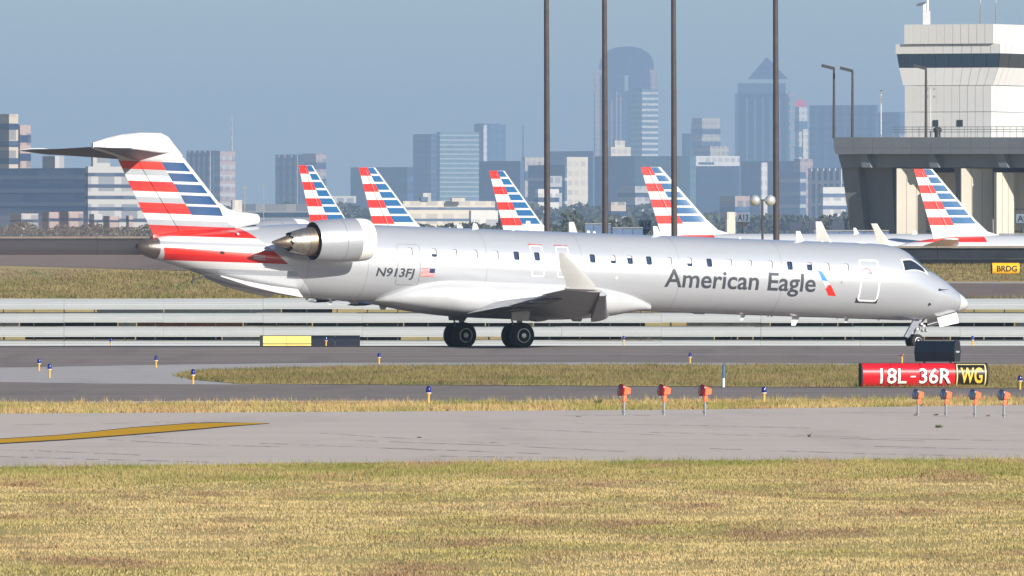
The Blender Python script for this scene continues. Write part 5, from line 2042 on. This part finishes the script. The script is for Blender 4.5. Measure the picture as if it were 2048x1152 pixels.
tower_block('stone_block', 'sunlit tan stone tower between the first two poles', 1128, 1134, 1176, 314, 12500, CRM, None, 0, cat='building')
tower_block('office_block', 'blue block with white ledges by the first pole', 1056, 1130, 1134, 330, 12000, SHD, WHB, 3, .12, cat='building')
tower_block('office_block', 'low white building with windows below the first pole', 1070, 1076, 1118, 378, 9000, WHB, GLd, 3, .3, cat='building')
# vaulted skyscraper with a slot below its arch
d = 22000.
k = d / F
e = thing('vaulted_tower', (P(1250, 567, d).x, d, 1.15), 'tall skyscraper with a round vaulted top and a slot under the arch', 'skyscraper', 'buildings of the skyline')
X_ = lambda u: (u - 1024) * k
Z_ = lambda v: H + (V0 - v) * k
for nm, u0, u1, vt, dep, m in (('stone_wing', 1188, 1206, 140, 36, PNK), ('glass_shaft', 1204, 1249, 150, 44, GLd), ('glass_shaft', 1257, 1301, 150, 44, GLd), ('stone_wing', 1299, 1314, 140, 36, PNK),
                               ('back_wing', 1248, 1258, 182, 40, GLd)):
    MB().prism([(X_(u0), d - dep * .4), (X_(u1), d - dep * .4), (X_(u1), d + dep), (X_(u0), d + dep)], 1.15, Z_(vt)).build(nm, m, e)
for i, u in enumerate((1192, 1210, 1222, 1232, 1240, 1262, 1272, 1284, 1304)):
    MB().box((X_(u + 1), d - 19, Z_(200) / 2 + 4), (2.8 * k, 2, Z_(180 + (i % 3) * 16))).build('stone_pier', PNK, e)
pts = []
for q in range(0, 181, 9):
    pts.append((X_(1253) - 55 * k * math.cos(R(q)) * (1 if True else 1), Z_(150) + (150 - 93) * k * math.sin(R(q)) ** .55))
n = len(pts)
fr = [(x, d - 12, z) for x, z in pts]
bk_ = [(x, d + 50, z) for x, z in pts]
MB().add(fr + bk_, [tuple(range(n)), tuple(range(2 * n - 1, n - 1, -1))] + [(i, n + i, n + (i + 1) % n, (i + 1) % n) for i in range(n)]).build('vault', GLd, e)
MB().box((X_(1253), d - 13, Z_(122)), (3 * k, 2, 40 * k)).build('vault_rib', GL, e)
tower_block('balcony_tower', 'pale residential tower with rows of balconies before the vaulted skyscraper', 1262, 1284, 1316, 178, 20500, GLt, WHB, 26, .4, az=58, crown=[(1264, 1284, 1288, 179, 176)])
tower_block('stone_block', 'cream stepped block below the vaulted skyscraper', 1214, 1222, 1262, 294, 14000, CRM, GL, 2, .3, crown=[(1224, 1230, 1250, 295, 281)], cat='building')
tower_block('office_block', 'wide blue block below the vaulted skyscraper', 1190, 1270, 1276, 312, 13500, SHD, GL, 3, .3, cat='building')
tower_block('office_block', 'pale green glass block behind the fourth parked fin', 1270, 1380, 1392, 312, 12800, GLt, None, 0, cat='building', az=30)
tower_block('striped_tower', 'tower with tan and blue stripes between the third and fourth poles', 1383, 1404, 1441, 244, 19000, TAN, GLd, 9, .40, crown=[(1384, 1404, 1440, 246, 236)])
tower_block('striped_tower', 'dark low tower left of the tan-striped tower', 1364, 1380, 1385, 267, 19300, GLd)
tower_block('office_block', 'low tan-striped block under the striped tower', 1388, 1420, 1458, 292, 17000, TAN, GLd, 3, .4, cat='building')
tower_block('office_block', 'white office block with a dark sign between the third and fourth poles', 1384, 1392, 1480, 312, 15000, WHB, GL, 0, cat='building', az=62)
MB().box((P(1412, 327, 14940).x, 14920, P(0, 327, 14920).z), (32 * .43, 2, 5 * .43)).build('roof_sign', GL, bpy.data.objects[[o.name for o in COL.objects if o.get('label') == 'white office block with a dark sign between the third and fourth poles'][0]])
tower_block('office_block', 'broad blue block right of the third pole', 1376, 1478, 1484, 332, 14000, SHD, GL, 3, .25, cat='building', az=30)
# pointed skyscraper
d = 21500.
k = d / F
e = thing('pointed_tower', (P(1536, 567, d).x, d, 1.15), 'blue glass skyscraper with a pointed gable top behind the rightmost pole', 'skyscraper', 'buildings of the skyline')
for nm, u0, u1, vt, dep in (('main_shaft', 1481, 1590, 178, 60), ('upper_shaft', 1487, 1584, 157, 52)):
    MB().prism([(X_(u0) * 21500 / 22000, d), (X_(u1) * 21500 / 22000, d), (X_(u1) * 21500 / 22000, d + dep), (X_(u0) * 21500 / 22000, d + dep)], 1.15, Z_(vt) * 21500 / 22000).build(nm, GLd, e)
xx = lambda u: (u - 1024) * k
zz = lambda v: H + (V0 - v) * k
MB().add([(xx(1496), d + 4, zz(157.5)), (xx(1576), d + 4, zz(157.5)), (xx(1576), d + 48, zz(157.5)), (xx(1496), d + 48, zz(157.5)), (xx(1534), d + 26, zz(113))],
         [(0, 1, 4), (1, 2, 4), (2, 3, 4), (3, 0, 4), (3, 2, 1, 0)]).build('pointed_roof', GLd, e)
for i, u in enumerate((1494, 1510, 1526, 1541, 1560, 1578)):
    MB().box((xx(u), d - 1, zz(200) / 2), (4 * k, 3, zz(190))).build('facade_rib', GL, e)
for i in range(12):
    MB().box((xx(1584), d - 1.5, zz(190 + i * 17)), (11 * k, 3, 6 * k)).build('window_band', PNK, e)
tower_block('sign_tower', 'pale tower with a red roof sign right of the pointed skyscraper', 1590, 1598, 1615, 214, 20000, WHB, GL, 5, .4)
o_ = [o for o in COL.objects if o.get('label', '').startswith('pale tower with a red')][0]
MB().box((P(1603, 207, 19900).x, 19950, P(0, 207, 19950).z), (20 * .585, 6, 13 * .585)).build('roof_sign', mat('far_red_sign', (.6, .05, .08), .6), o_)
tower_block('narrow_slab', 'narrow cream slab below the red-signed tower', 1604, 1606, 1616, 258, 17500, CRM)
tower_block('glass_slab', 'broad blue glass slab left of the terminal roof lamps', 1620, 1752, 1757, 210, 18500, GL, GLd, 9, .2, az=30, piers=7, pm=GLd)
tower_block('glass_slab', 'hazy rose and blue slab left of the control tower', 1755, 1800, 1812, 224, 18800, GL, PNK, 3, .3)
tower_block('office_block', 'blue block with white piers left of the terminal', 1618, 1688, 1694, 336, 11000, GL, WHB, 3, .15, piers=6, pm=WHB, cat='building')
tower_block('office_block', 'rose and white low tower left of the terminal corner', 1588, 1600, 1626, 318, 13000, PNK, GL, 0, cat='building')
tower_block('office_block', 'pale narrow shaft right of the rightmost pole base', 1520, 1523, 1535, 325, 12500, WHB, cat='building')
tower_block('office_block', 'dark blue block behind the twin floodlights', 1484, 1588, 1592, 322, 13800, SHD, GL, 3, .25, cat='building')
tower_block('office_block', 'low pale block behind the base of the second parked fin', 640, 650, 712, 392, 9500, GRB, GLd, 3, .3, cat='building', az=60)
tower_block('office_block', 'cream low block between the teal tower and the third fin', 842, 846, 862, 386, 9000, CRM, None, 0, cat='building')
tower_block('office_block', 'small tan block beside the second pole', 1216, 1222, 1252, 404, 8000, TAN, GLd, 2, .3, cat='building')
tower_block('office_block', 'grey terraced block right of the second pole', 1236, 1270, 1300, 372, 10500, GRB, GLd, 4, .35, cat='building')
tower_block('office_block', 'rose low block left of the twin floodlights', 1440, 1470, 1500, 392, 9800, PNK, GL, 2, .3, cat='building')
tower_block('office_block', 'white ledged low block left of the terminal legs', 1640, 1646, 1692, 374, 9000, WHB, GL, 4, .3, cat='building', az=65)
tower_block('office_block', 'blue stepped block right of the rightmost pole', 1552, 1600, 1612, 344, 12600, GL, GRB, 5, .3, cat='building')
tower_block('office_block', 'pale block low between the first pole and the stone tower', 1096, 1100, 1124, 352, 11000, GRB, GLd, 3, .3, cat='building')
e = thing('radio_mast', (P(1046, 567, 16000).x, 16000, 1.15), 'faint lattice mast left of the first pole', 'mast')
MB().tube((P(1046, 567, 16000).x, 16000, 1.15), (P(1046, 567, 16000).x, 16000, P(0, 250, 16000).z), 1.6, .5, 6).build('mast_tube', GL, e)
# low buildings near the airport
tower_block('warehouse', 'long low tan warehouse between the second and third parked fins', 800, 806, 990, 402, 6500, CRM, GL, 3, .22, crown=[(900, 904, 930, 403, 396), (838, 842, 856, 403, 394)], cat='warehouse', az=70)
tower_block('warehouse', 'white fluted storage shed left of the third parked fin', 938, 942, 996, 421, 5200, WHB, GRB, 0, cat='shed', az=65)
tower_block('warehouse', 'grey-green low shed behind the dorsal fin', 470, 640, 648, 408, 7000, GRB, GLd, 2, .3, cat='shed', az=25)
tower_block('warehouse', 'cream roof block low behind the fin root', 462, 465, 484, 400, 6800, CRM, cat='building')
tower_block('warehouse', 'small cream block above the gate signs', 1450, 1454, 1471, 424, 4200, CRM, cat='building')
for i, (u0, u1, v, m, lb) in enumerate(((84, 118, 424, PNK, 'red brick house left of the white gap under the slate-blue block'), (118, 166, 423, PNK, 'wider red brick house under the slate-blue block'),
                                        (20, 76, 427, GRB, 'grey low house at the far left under the slate-blue block'), (206, 238, 432, PNK, 'red brick house below the white hotel'),
                                        (252, 266, 431, PNK, 'narrow red brick house beside the fin trailing edge'), (26, 52, 458, CRM, 'small cream hut low at the far left'), (178, 204, 428, GRB, 'grey house below the white hotel'))):
    tower_block('brick_house', lb, u0, u0 + (u1 - u0) * .4, u1, v, 3000 + i * 60, m, GLd, 2, .25, cat='house')

# ------------------------------------------------------------------ trees
def leaf_mat(name, c1, c2):
    t = NT(name)
    a = t.n('ShaderNodeAttribute', attribute_name='tint').outputs['Fac']
    t.set(Base_Color=t.mix(a, c1, c2), Roughness=.8)
    return t.mat


M['leaf'] = leaf_mat('foliage', (.028, .036, .022), (.075, .082, .045))
M['leaf_dry'] = leaf_mat('autumn_foliage', (.050, .042, .030), (.13, .10, .06))
M['bark'] = mat('bark', (.08, .06, .045), .9)


def quads(name, C, size, m, parent=None, flat=.0):
    n = len(C)
    a = RNG.normal(size=(n, 3))
    a /= np.linalg.norm(a, axis=1)[:, None]
    b = RNG.normal(size=(n, 3))
    b -= (a * b).sum(1)[:, None] * a
    b /= np.linalg.norm(b, axis=1)[:, None]
    s = (size * RNG.uniform(.6, 1.3, n))[:, None]
    vs = np.stack([C - a * s, C - b * s * .6, C + a * s, C + b * s * .6], 1).reshape(-1, 3)
    me = bpy.data.meshes.new(name)
    me.vertices.add(4 * n)
    me.vertices.foreach_set('co', vs.astype(np.float32).ravel())
    me.loops.add(4 * n)
    me.loops.foreach_set('vertex_index', np.arange(4 * n, dtype=np.int32))
    me.polygons.add(n)
    me.polygons.foreach_set('loop_start', np.arange(0, 4 * n, 4, dtype=np.int32))
    me.polygons.foreach_set('loop_total', np.full(n, 4, dtype=np.int32))
    at = me.attributes.new('tint', 'FLOAT', 'FACE')
    at.data.foreach_set('value', RNG.uniform(0, 1, n).astype(np.float32))
    me.materials.append(m)
    me.update()
    me.validate()
    return obj(name, me, parent)


def belt(name, u0, u1, d, vt, vvar, leaf, m, n, label, cat='trees', depth=40):
    x0, x1 = (u0 - 1024) * d / F, (u1 - 1024) * d / F
    z0 = 1.15
    k = d / F
    htop = H + (V0 - vt) * k - z0
    xs_ = RNG.uniform(x0, x1, n)
    top = htop * (1 - .0) + vvar * k * (np.sin(xs_ / (7 * k) * .35) * .5 + np.sin(xs_ / (3.1 * k) * .3 + 1) * .3 + np.sin(xs_ * 1.7 / (5 * k) * .2) * .3)
    zs_ = z0 + top * RNG.uniform(0.02, 1, n) ** .8
    C = np.stack([xs_ - (x0 + x1) / 2, RNG.uniform(-depth / 2, depth / 2, n), zs_ - z0], 1)
    o = quads(name, C, leaf, m)
    o.location = ((x0 + x1) / 2, d, z0)
    return tag(o, label, cat, kind='stuff')


belt('tree_belt', -700, 620, 2600, 452, 9, .26, M['leaf_dry'], 60000, 'dusky belt of trees behind the dark wall at the left')
belt('tree_belt', 380, 1300, 8200, 412, 8, 1.6, M['leaf'], 16000, 'distant hazy tree line behind the row of parked fins')
belt('tree_belt', 1180, 2300, 6200, 432, 6, 1.3, M['leaf'], 14000, 'distant hazy tree line left of the terminal')
belt('hedge', 780, 1300, 3300, 449, 5, .6, M['leaf'], 9000, 'dark hedge line just above the cabin roof between fins', 'hedge')


def tree(u, vt, d, wpx, label):
    k = d / F
    x = (u - 1024) * k
    base = Vector((x, d, 1.15))
    hh = H + (V0 - vt) * k - 1.15
    w = wpx * k / 2
    e = thing('tree', base, label, 'tree', 'trees beyond the apron')
    mb = MB().tube(base, base + Vector((.1, 0, hh * .55)), .035 * hh, .02 * hh, 8)
    for i in range(5):
        g = i * 1.3
        mb.tube(base + Vector((.1, 0, hh * (.35 + .04 * i))), base + Vector((w * .6 * math.cos(g), w * .6 * math.sin(g), hh * (.6 + .05 * i))), .014 * hh, .006 * hh, 6)
    mb.build('trunk', M['bark'], e)
    cl = []
    for i in range(26):
        g, r_ = RNG.uniform(0, 6.283), RNG.uniform(0, 1) ** .5
        c_ = np.array([w * .8 * r_ * math.cos(g), w * .8 * r_ * math.sin(g), hh * RNG.uniform(.42, .92)])
        c_[:2] *= 1 - .5 * abs((c_[2] / hh - .62) / .4)
        cl.append(c_ + RNG.normal(size=(70, 3)) * w * .17)
    quads('crown', np.concatenate(cl), .045 * hh, M['leaf'], e)


tree(1145, 424, 3600, 58, 'round dark tree between the first two poles')
tree(1000, 436, 3500, 44, 'small round tree at the foot of the third parked fin')
tree(1254, 430, 3900, 34, 'small tree left of the A14 gate sign')
tree(1172, 434, 3800, 34, 'small tree against the second pole')
tree(1700, 424, 3700, 40, 'dark tree at the left foot of the terminal')
tree(1655, 428, 4000, 44, 'hazy tree left of the terminal beyond the jet bridge')
tree(1225, 438, 3400, 40, 'low tree right of the second pole')
d = 4000.
for u, vt, lb in ((489, 376, 'far floodlight mast with a square head right of the fin'), (527, 372, 'fainter far floodlight mast left of the blue tower')):
    k = d / F
    b0 = Vector(((u - 1024) * k, d, 1.15))
    h = H + (V0 - vt) * k - 1.15
    e = thing('floodlight_mast', b0, lb, 'mast', 'far floodlight masts')
    MB().tube(b0, b0 + Vector((0, 0, h)), .16, .12, 8).build('mast_tube', M['mid_grey'], e)
    MB().box(b0 + Vector((0, 0, h)), (.95, .5, .8)).build('lamp_bank', M['mid_grey'], e)
    d = 5600.

# service vehicles and dark apron clutter seen in the gap left of the terminal
for i, (u, v, w, lb) in enumerate(((1590, 447, 34, 'dark service truck left of the terminal, leftmost of three'), (1632, 444, 42, 'dark service truck in the middle of three left of the terminal'), (1676, 446, 36, 'dark service truck nearest the terminal corner'))):
    d = 2100. + i * 20
    k = d / F
    x = (u - 1024) * k
    z1 = H + (V0 - v) * k
    e = thing('service_truck', (x, d, 1.15), lb, 'truck', 'service trucks on the apron')
    MB().box((x, d, (z1 + 2.0) / 2 + .2), (w * k * .7, 2.4, z1 - 2.0)).build('cargo_box', mat('truck_navy', (.04, .055, .09), .5), e)
    MB().box((x + w * k * .45, d, 3.0), (w * k * .25, 2.3, 2.4)).build('cab', M['mid_grey'], e)
    for q in (-.25, .4):
        MB().lathe([(-.15, .5), (.15, .5)], (x + w * k * q, d - 1.2, 1.65), (0, 1, 0), 14).build('tyre', M['tyre'], e)

# ------------------------------------------------------------------ grass
def grass_mat(name, straw, green, brown):
    t = NT(name)
    a = t.n('ShaderNodeAttribute', attribute_name='tint').outputs['Fac']
    pz = t.pos()
    p1 = t.noise(t.mapping(pz, (.32, .075, 1), R(6)), 1, 5, .6)
    p2 = t.noise(t.mapping(pz, (.55, .13, 1), R(-8), (13, 5, 0)), 1, 5, .6)
    c = t.mix(a, mul(straw, .88), mul(straw, 1.12))
    c = t.mix(t.ramp(p1, [(.44, (0, 0, 0)), (.60, (1, 1, 1))]), c, t.mix(a, mul(green, .8), mul(green, 1.25)))
    c = t.mix(t.ramp(p2, [(.50, (0, 0, 0)), (.64, (.9, .9, .9))]), c, t.mix(a, mul(brown, .8), mul(brown, 1.2)))
    t.set(Base_Color=c, Roughness=.8)
    t.b.inputs['Specular IOR Level'].default_value = .05
    return t.mat


STRAW, GREEN, BROWN = (.46, .355, .175), (.22, .225, .055), (.27, .175, .10)
M['g_field'] = grass_mat('field_grass', STRAW, (.33, .28, .11), BROWN)
M['g_edge'] = grass_mat('edge_grass', (.33, .275, .11), (.20, .20, .06), (.33, .22, .12))
M['g_verge'] = grass_mat('verge_grass', (.44, .33, .15), (.22, .21, .06), (.38, .24, .12))
M['g_island'] = grass_mat('island_grass', (.20, .165, .07), (.125, .122, .045), (.20, .14, .08))


def blades(name, X_, Y_, hmin, hmax, wid, m, label):
    n = len(X_)
    z = gz(X_, Y_)
    h = RNG.uniform(hmin, hmax, n)
    az = RNG.uniform(0, 2 * np.pi, n)
    lean = RNG.uniform(.1, .8, n) * h
    la = RNG.uniform(0, 2 * np.pi, n)
    dx, dy = np.cos(az) * wid / 2, np.sin(az) * wid / 2
    c0 = np.array([X_.mean(), Y_.mean(), 0])
    p0 = np.stack([X_ - dx, Y_ - dy, z - .004], 1)
    p1 = np.stack([X_ + dx, Y_ + dy, z - .004], 1)
    p2 = np.stack([X_ + np.cos(la) * lean, Y_ + np.sin(la) * lean, z + h], 1)
    vs = np.stack([p0, p1, p2], 1).reshape(-1, 3) - c0
    me = bpy.data.meshes.new(name)
    me.vertices.add(3 * n)
    me.vertices.foreach_set('co', vs.astype(np.float32).ravel())
    me.loops.add(3 * n)
    me.loops.foreach_set('vertex_index', np.arange(3 * n, dtype=np.int32))
    me.polygons.add(n)
    me.polygons.foreach_set('loop_start', np.arange(0, 3 * n, 3, dtype=np.int32))
    me.polygons.foreach_set('loop_total', np.full(n, 3, dtype=np.int32))
    at = me.attributes.new('tint', 'FLOAT', 'FACE')
    at.data.foreach_set('value', RNG.uniform(0, 1, n).astype(np.float32))
    me.materials.append(m)
    me.update()
    o = obj(name, me, None, tuple(c0))
    return tag(o, label, 'grass', kind='stuff')


near_y = lambda x: np.interp(x, [-13, -7, 0, 7.5, 14], [gp(-800, L_near(-800))[1], gp(30, L_near(30))[1], gp(1024, L_near(1024))[1], gp(2040, L_near(2040))[1], gp(2900, L_near(2900))[1]])
# clumped positions: jitter around tuft centres
def tufts(xr, yf0, yf1, ntuft, per, spread):
    x = RNG.uniform(xr[0], xr[1], ntuft)
    y = yf0(x) + (yf1(x) - yf0(x)) * RNG.uniform(0, 1, ntuft)
    X_ = np.repeat(x, per) + RNG.normal(size=ntuft * per) * spread
    Y_ = np.repeat(y, per) + RNG.normal(size=ntuft * per) * spread
    return X_, Y_


X_, Y_ = tufts((-10.5, 10.5), lambda x: np.full_like(x, 138.), lambda x: near_y(x) - 18, 105000, 6, .08)
blades('field_grass', X_, Y_, .012, .034, .013, M['g_field'], 'dry mown straw-coloured grass filling the foreground')
X_, Y_ = tufts((-11.5, 11.5), lambda x: near_y(x) - 24, lambda x: near_y(x) + .1, 40000, 6, .06)
blades('edge_grass', X_, Y_, .02, .06, .012, M['g_edge'], 'greener uncut grass along the near edge of the apron')
vlo = lambda x: np.array([gp(1024 + xx * F / 345, L_cfar(1024 + xx * F / 345))[1] for xx in x]) - .4
vhi = lambda x: np.array([gp(1024 + xx * F / 366, L_vtop(1024 + xx * F / 366))[1] for xx in x]) + .3
xg = np.linspace(-17, 17, 60)
vl_, vh_ = vlo(xg), vhi(xg)
X_, Y_ = tufts((-15, 15), lambda x: np.interp(x, xg, vl_), lambda x: np.interp(x, xg, vh_), 9000, 7, .06)
blades('verge_grass', X_, Y_, .03, .11, .014, M['g_verge'], 'ragged strip of dry verge grass between apron and service road')
# taller seed stalks along the edges
xs_t = RNG.uniform(-13, 13, 420)
yt = np.where(RNG.uniform(0, 1, 420) < .5, np.interp(xs_t, xg, vl_) + RNG.uniform(0, 3, 420), np.interp(xs_t, xg, vh_) - RNG.uniform(0, 4, 420))
X_, Y_ = np.repeat(xs_t, 9) + RNG.normal(size=420 * 9) * .07, np.repeat(yt, 9) + RNG.normal(size=420 * 9) * .07
blades('verge_stalks', X_, Y_, .08, .20, .012, M['g_verge'], 'taller dry stalks standing out of the verge strip')
xs_t = RNG.uniform(-10, 10, 300)
yt = near_y(xs_t) - RNG.uniform(0, 1.5, 300)
X_, Y_ = np.repeat(xs_t, 12) + RNG.normal(size=3600) * .06, np.repeat(yt, 12) + RNG.normal(size=3600) * .06
blades('apron_edge_tufts', X_, Y_, .05, .13, .009, M['g_edge'], 'green tufts leaning over the near apron edge')
# island
itop = line([(362, 752), (400, 743), (520, 738), (760, 733.5), (1200, 731), (2048, 732)])
ibot = line([(362, 754), (385, 760), (460, 767), (480, 769), (840, 771), (1400, 774.5), (2048, 777.5)])
island = strip('grass_island', ibot, itop, .022, M['turf'], us=np.concatenate([np.linspace(362, 480, 8), np.arange(520, 2760, 40)]), ny=8)
u_ = RNG.uniform(0, 1, 16000) ** 1 * 2340 + 362
pts_ = []
for u in u_:
    pass
ug = np.concatenate([np.linspace(362, 480, 12), np.arange(500, 2740, 30)])
bl = np.array([gp(u, ibot(u)) for u in ug])
tl = np.array([gp(u, itop(u)) for u in ug])
q_ = RNG.uniform(0, 1, 16000)
f0 = np.stack([np.interp(u_, ug, bl[:, 0]), np.interp(u_, ug, bl[:, 1])], 1)
f1 = np.stack([np.interp(u_, ug, tl[:, 0]), np.interp(u_, ug, tl[:, 1])], 1)
pp = f0 + (f1 - f0) * q_[:, None]
X_ = np.repeat(pp[:, 0], 7) + RNG.normal(size=16000 * 7) * .09
Y_ = np.repeat(pp[:, 1], 7) + RNG.normal(size=16000 * 7) * .09
blades('island_grass', X_, Y_, .04, .15, .022, M['g_island'], 'olive grass of the island between the two roads')
# slope behind the fence: coarse tufts
n = 26000
Y_ = RNG.uniform(768, 1000, n)
X_ = RNG.uniform(-34, 34, n)
kl = (X_ < -2) & (Y_ < 905 - .6 * (X_ + 2)) | (X_ >= -2) & ((Y_ > 893) | (Y_ < 774))
X_, Y_ = X_[kl], Y_[kl]
X_ = np.repeat(X_, 6) + RNG.normal(size=len(X_) * 6) * .12
Y_ = np.repeat(Y_, 6) + RNG.normal(size=len(Y_) * 6) * .12
blades('slope_grass', X_, Y_, .05, .20, .05, M['g_island'], 'olive and tan grass on the slope behind the blast fence')


# weeds in the apron joints
def weed(u, v, h, n, label, m):
    p = ground_at(u, v)
    X_ = p.x + RNG.normal(size=n) * h * .5
    Y_ = p.y + RNG.normal(size=n) * h * .5
    vs, fs = [], []
    mb = MB()
    for i in range(n):
        g = RNG.uniform(0, 6.283)
        l = h * RNG.uniform(.6, 1.2)
        b_ = Vector((RNG.normal() * .02, RNG.normal() * .02, 0))
        sx_ = Vector((math.cos(g), math.sin(g), 0))
        wv = Vector((-sx_.y, sx_.x, 0)) * .009
        mid = b_ + sx_ * l * .45 + Vector((0, 0, l * .55))
        tip = b_ + sx_ * l * 1.1 + Vector((0, 0, l * RNG.uniform(.3, .9)))
        mb.add([p + b_ - wv, p + b_ + wv, p + mid + wv * .8, p + mid - wv * .8, p + tip], [(0, 1, 2, 3), (3, 2, 4)])
    o = mb.build('weed', m, None, False, False)
    return tag(o, label, 'weed', 'weeds growing in the apron')


wg = mat('weed_green', (.12, .16, .04), .7)
wb = mat('weed_brown', (.22, .14, .06), .8)
weed(1876, 857, .10, 40, 'green weed standing alone on the apron below the four lamps', wg)
weed(1872, 832, .07, 30, 'green weed between the first two clear-lensed lamps', wg)
weed(1976, 834, .06, 20, 'dull weed between the last two clear-lensed lamps', wb)
weed(1619, 875, .09, 14, 'single brown weed stalk right of centre on the apron', wb)
weed(1829, 832, .06, 14, 'brown weed at the foot of the first clear-lensed lamp', wb)
weed(838, 877, .05, 24, 'flat green weed on the apron left of centre', wg)
weed(1157, 835, .04, 20, 'flat weed left of the first red-lensed lamp', wg)
weed(1195, 809, .16, 34, 'tall tuft on the verge left of the first red-lensed lamp', wg)
weed(155, 879, .04, 14, 'tiny weed in the yellow guide line', wg)

# ------------------------------------------------------------------ haze
t = bpy.data.materials.new('haze_air')
t.use_nodes = True
nt_ = t.node_tree
nt_.nodes.remove(nt_.nodes['Principled BSDF'])
pv = nt_.nodes.new('ShaderNodeVolumePrincipled')
pv.inputs['Color'].default_value = (.44, .62, .84, 1)
pv.inputs['Density'].default_value = 7.0e-5
pv.inputs['Anisotropy'].default_value = 0.0
nt_.links.new(pv.outputs[0], nt_.nodes['Material Output'].inputs['Volume'])
mb = MB().box((0, 14700, 160), (62000, 31000, 330))
hz = mb.build('haze', t)
tag(hz, kind='stuff')
hz['label'] = 'pale blue haze over the whole airfield and city'
hz['category'] = 'haze'

# ------------------------------------------------------------------ exhaust drifting behind the jet
t = bpy.data.materials.new('exhaust_air')
t.use_nodes = True
nt_ = t.node_tree
nt_.nodes.remove(nt_.nodes['Principled BSDF'])
pv = nt_.nodes.new('ShaderNodeVolumePrincipled')
pv.inputs['Color'].default_value = (.62, .52, .50, 1)
pv.inputs['Density'].default_value = .07
nt_.links.new(pv.outputs[0], nt_.nodes['Material Output'].inputs['Volume'])
mb = MB()
cx = NOSE - fwd * 56
secs = []
for i in range(15):
    q = -1 + 2 * i / 14
    r_ = math.sqrt(max(1 - q * q, 0.0004))
    c_ = cx - nv * (26 * q)
    secs.append([c_ + stb * (2.6 * r_ * math.cos(R(g))) + Vector((0, 0, -.35 + (1.75 * r_) * math.sin(R(g)))) for g in range(0, 360, 15)])
mb.loft(secs)
ex = mb.build('exhaust_plume', t, None, True)
tag(ex, 'faint brownish jet exhaust veil drifting left of the tail', 'smoke', kind='stuff')
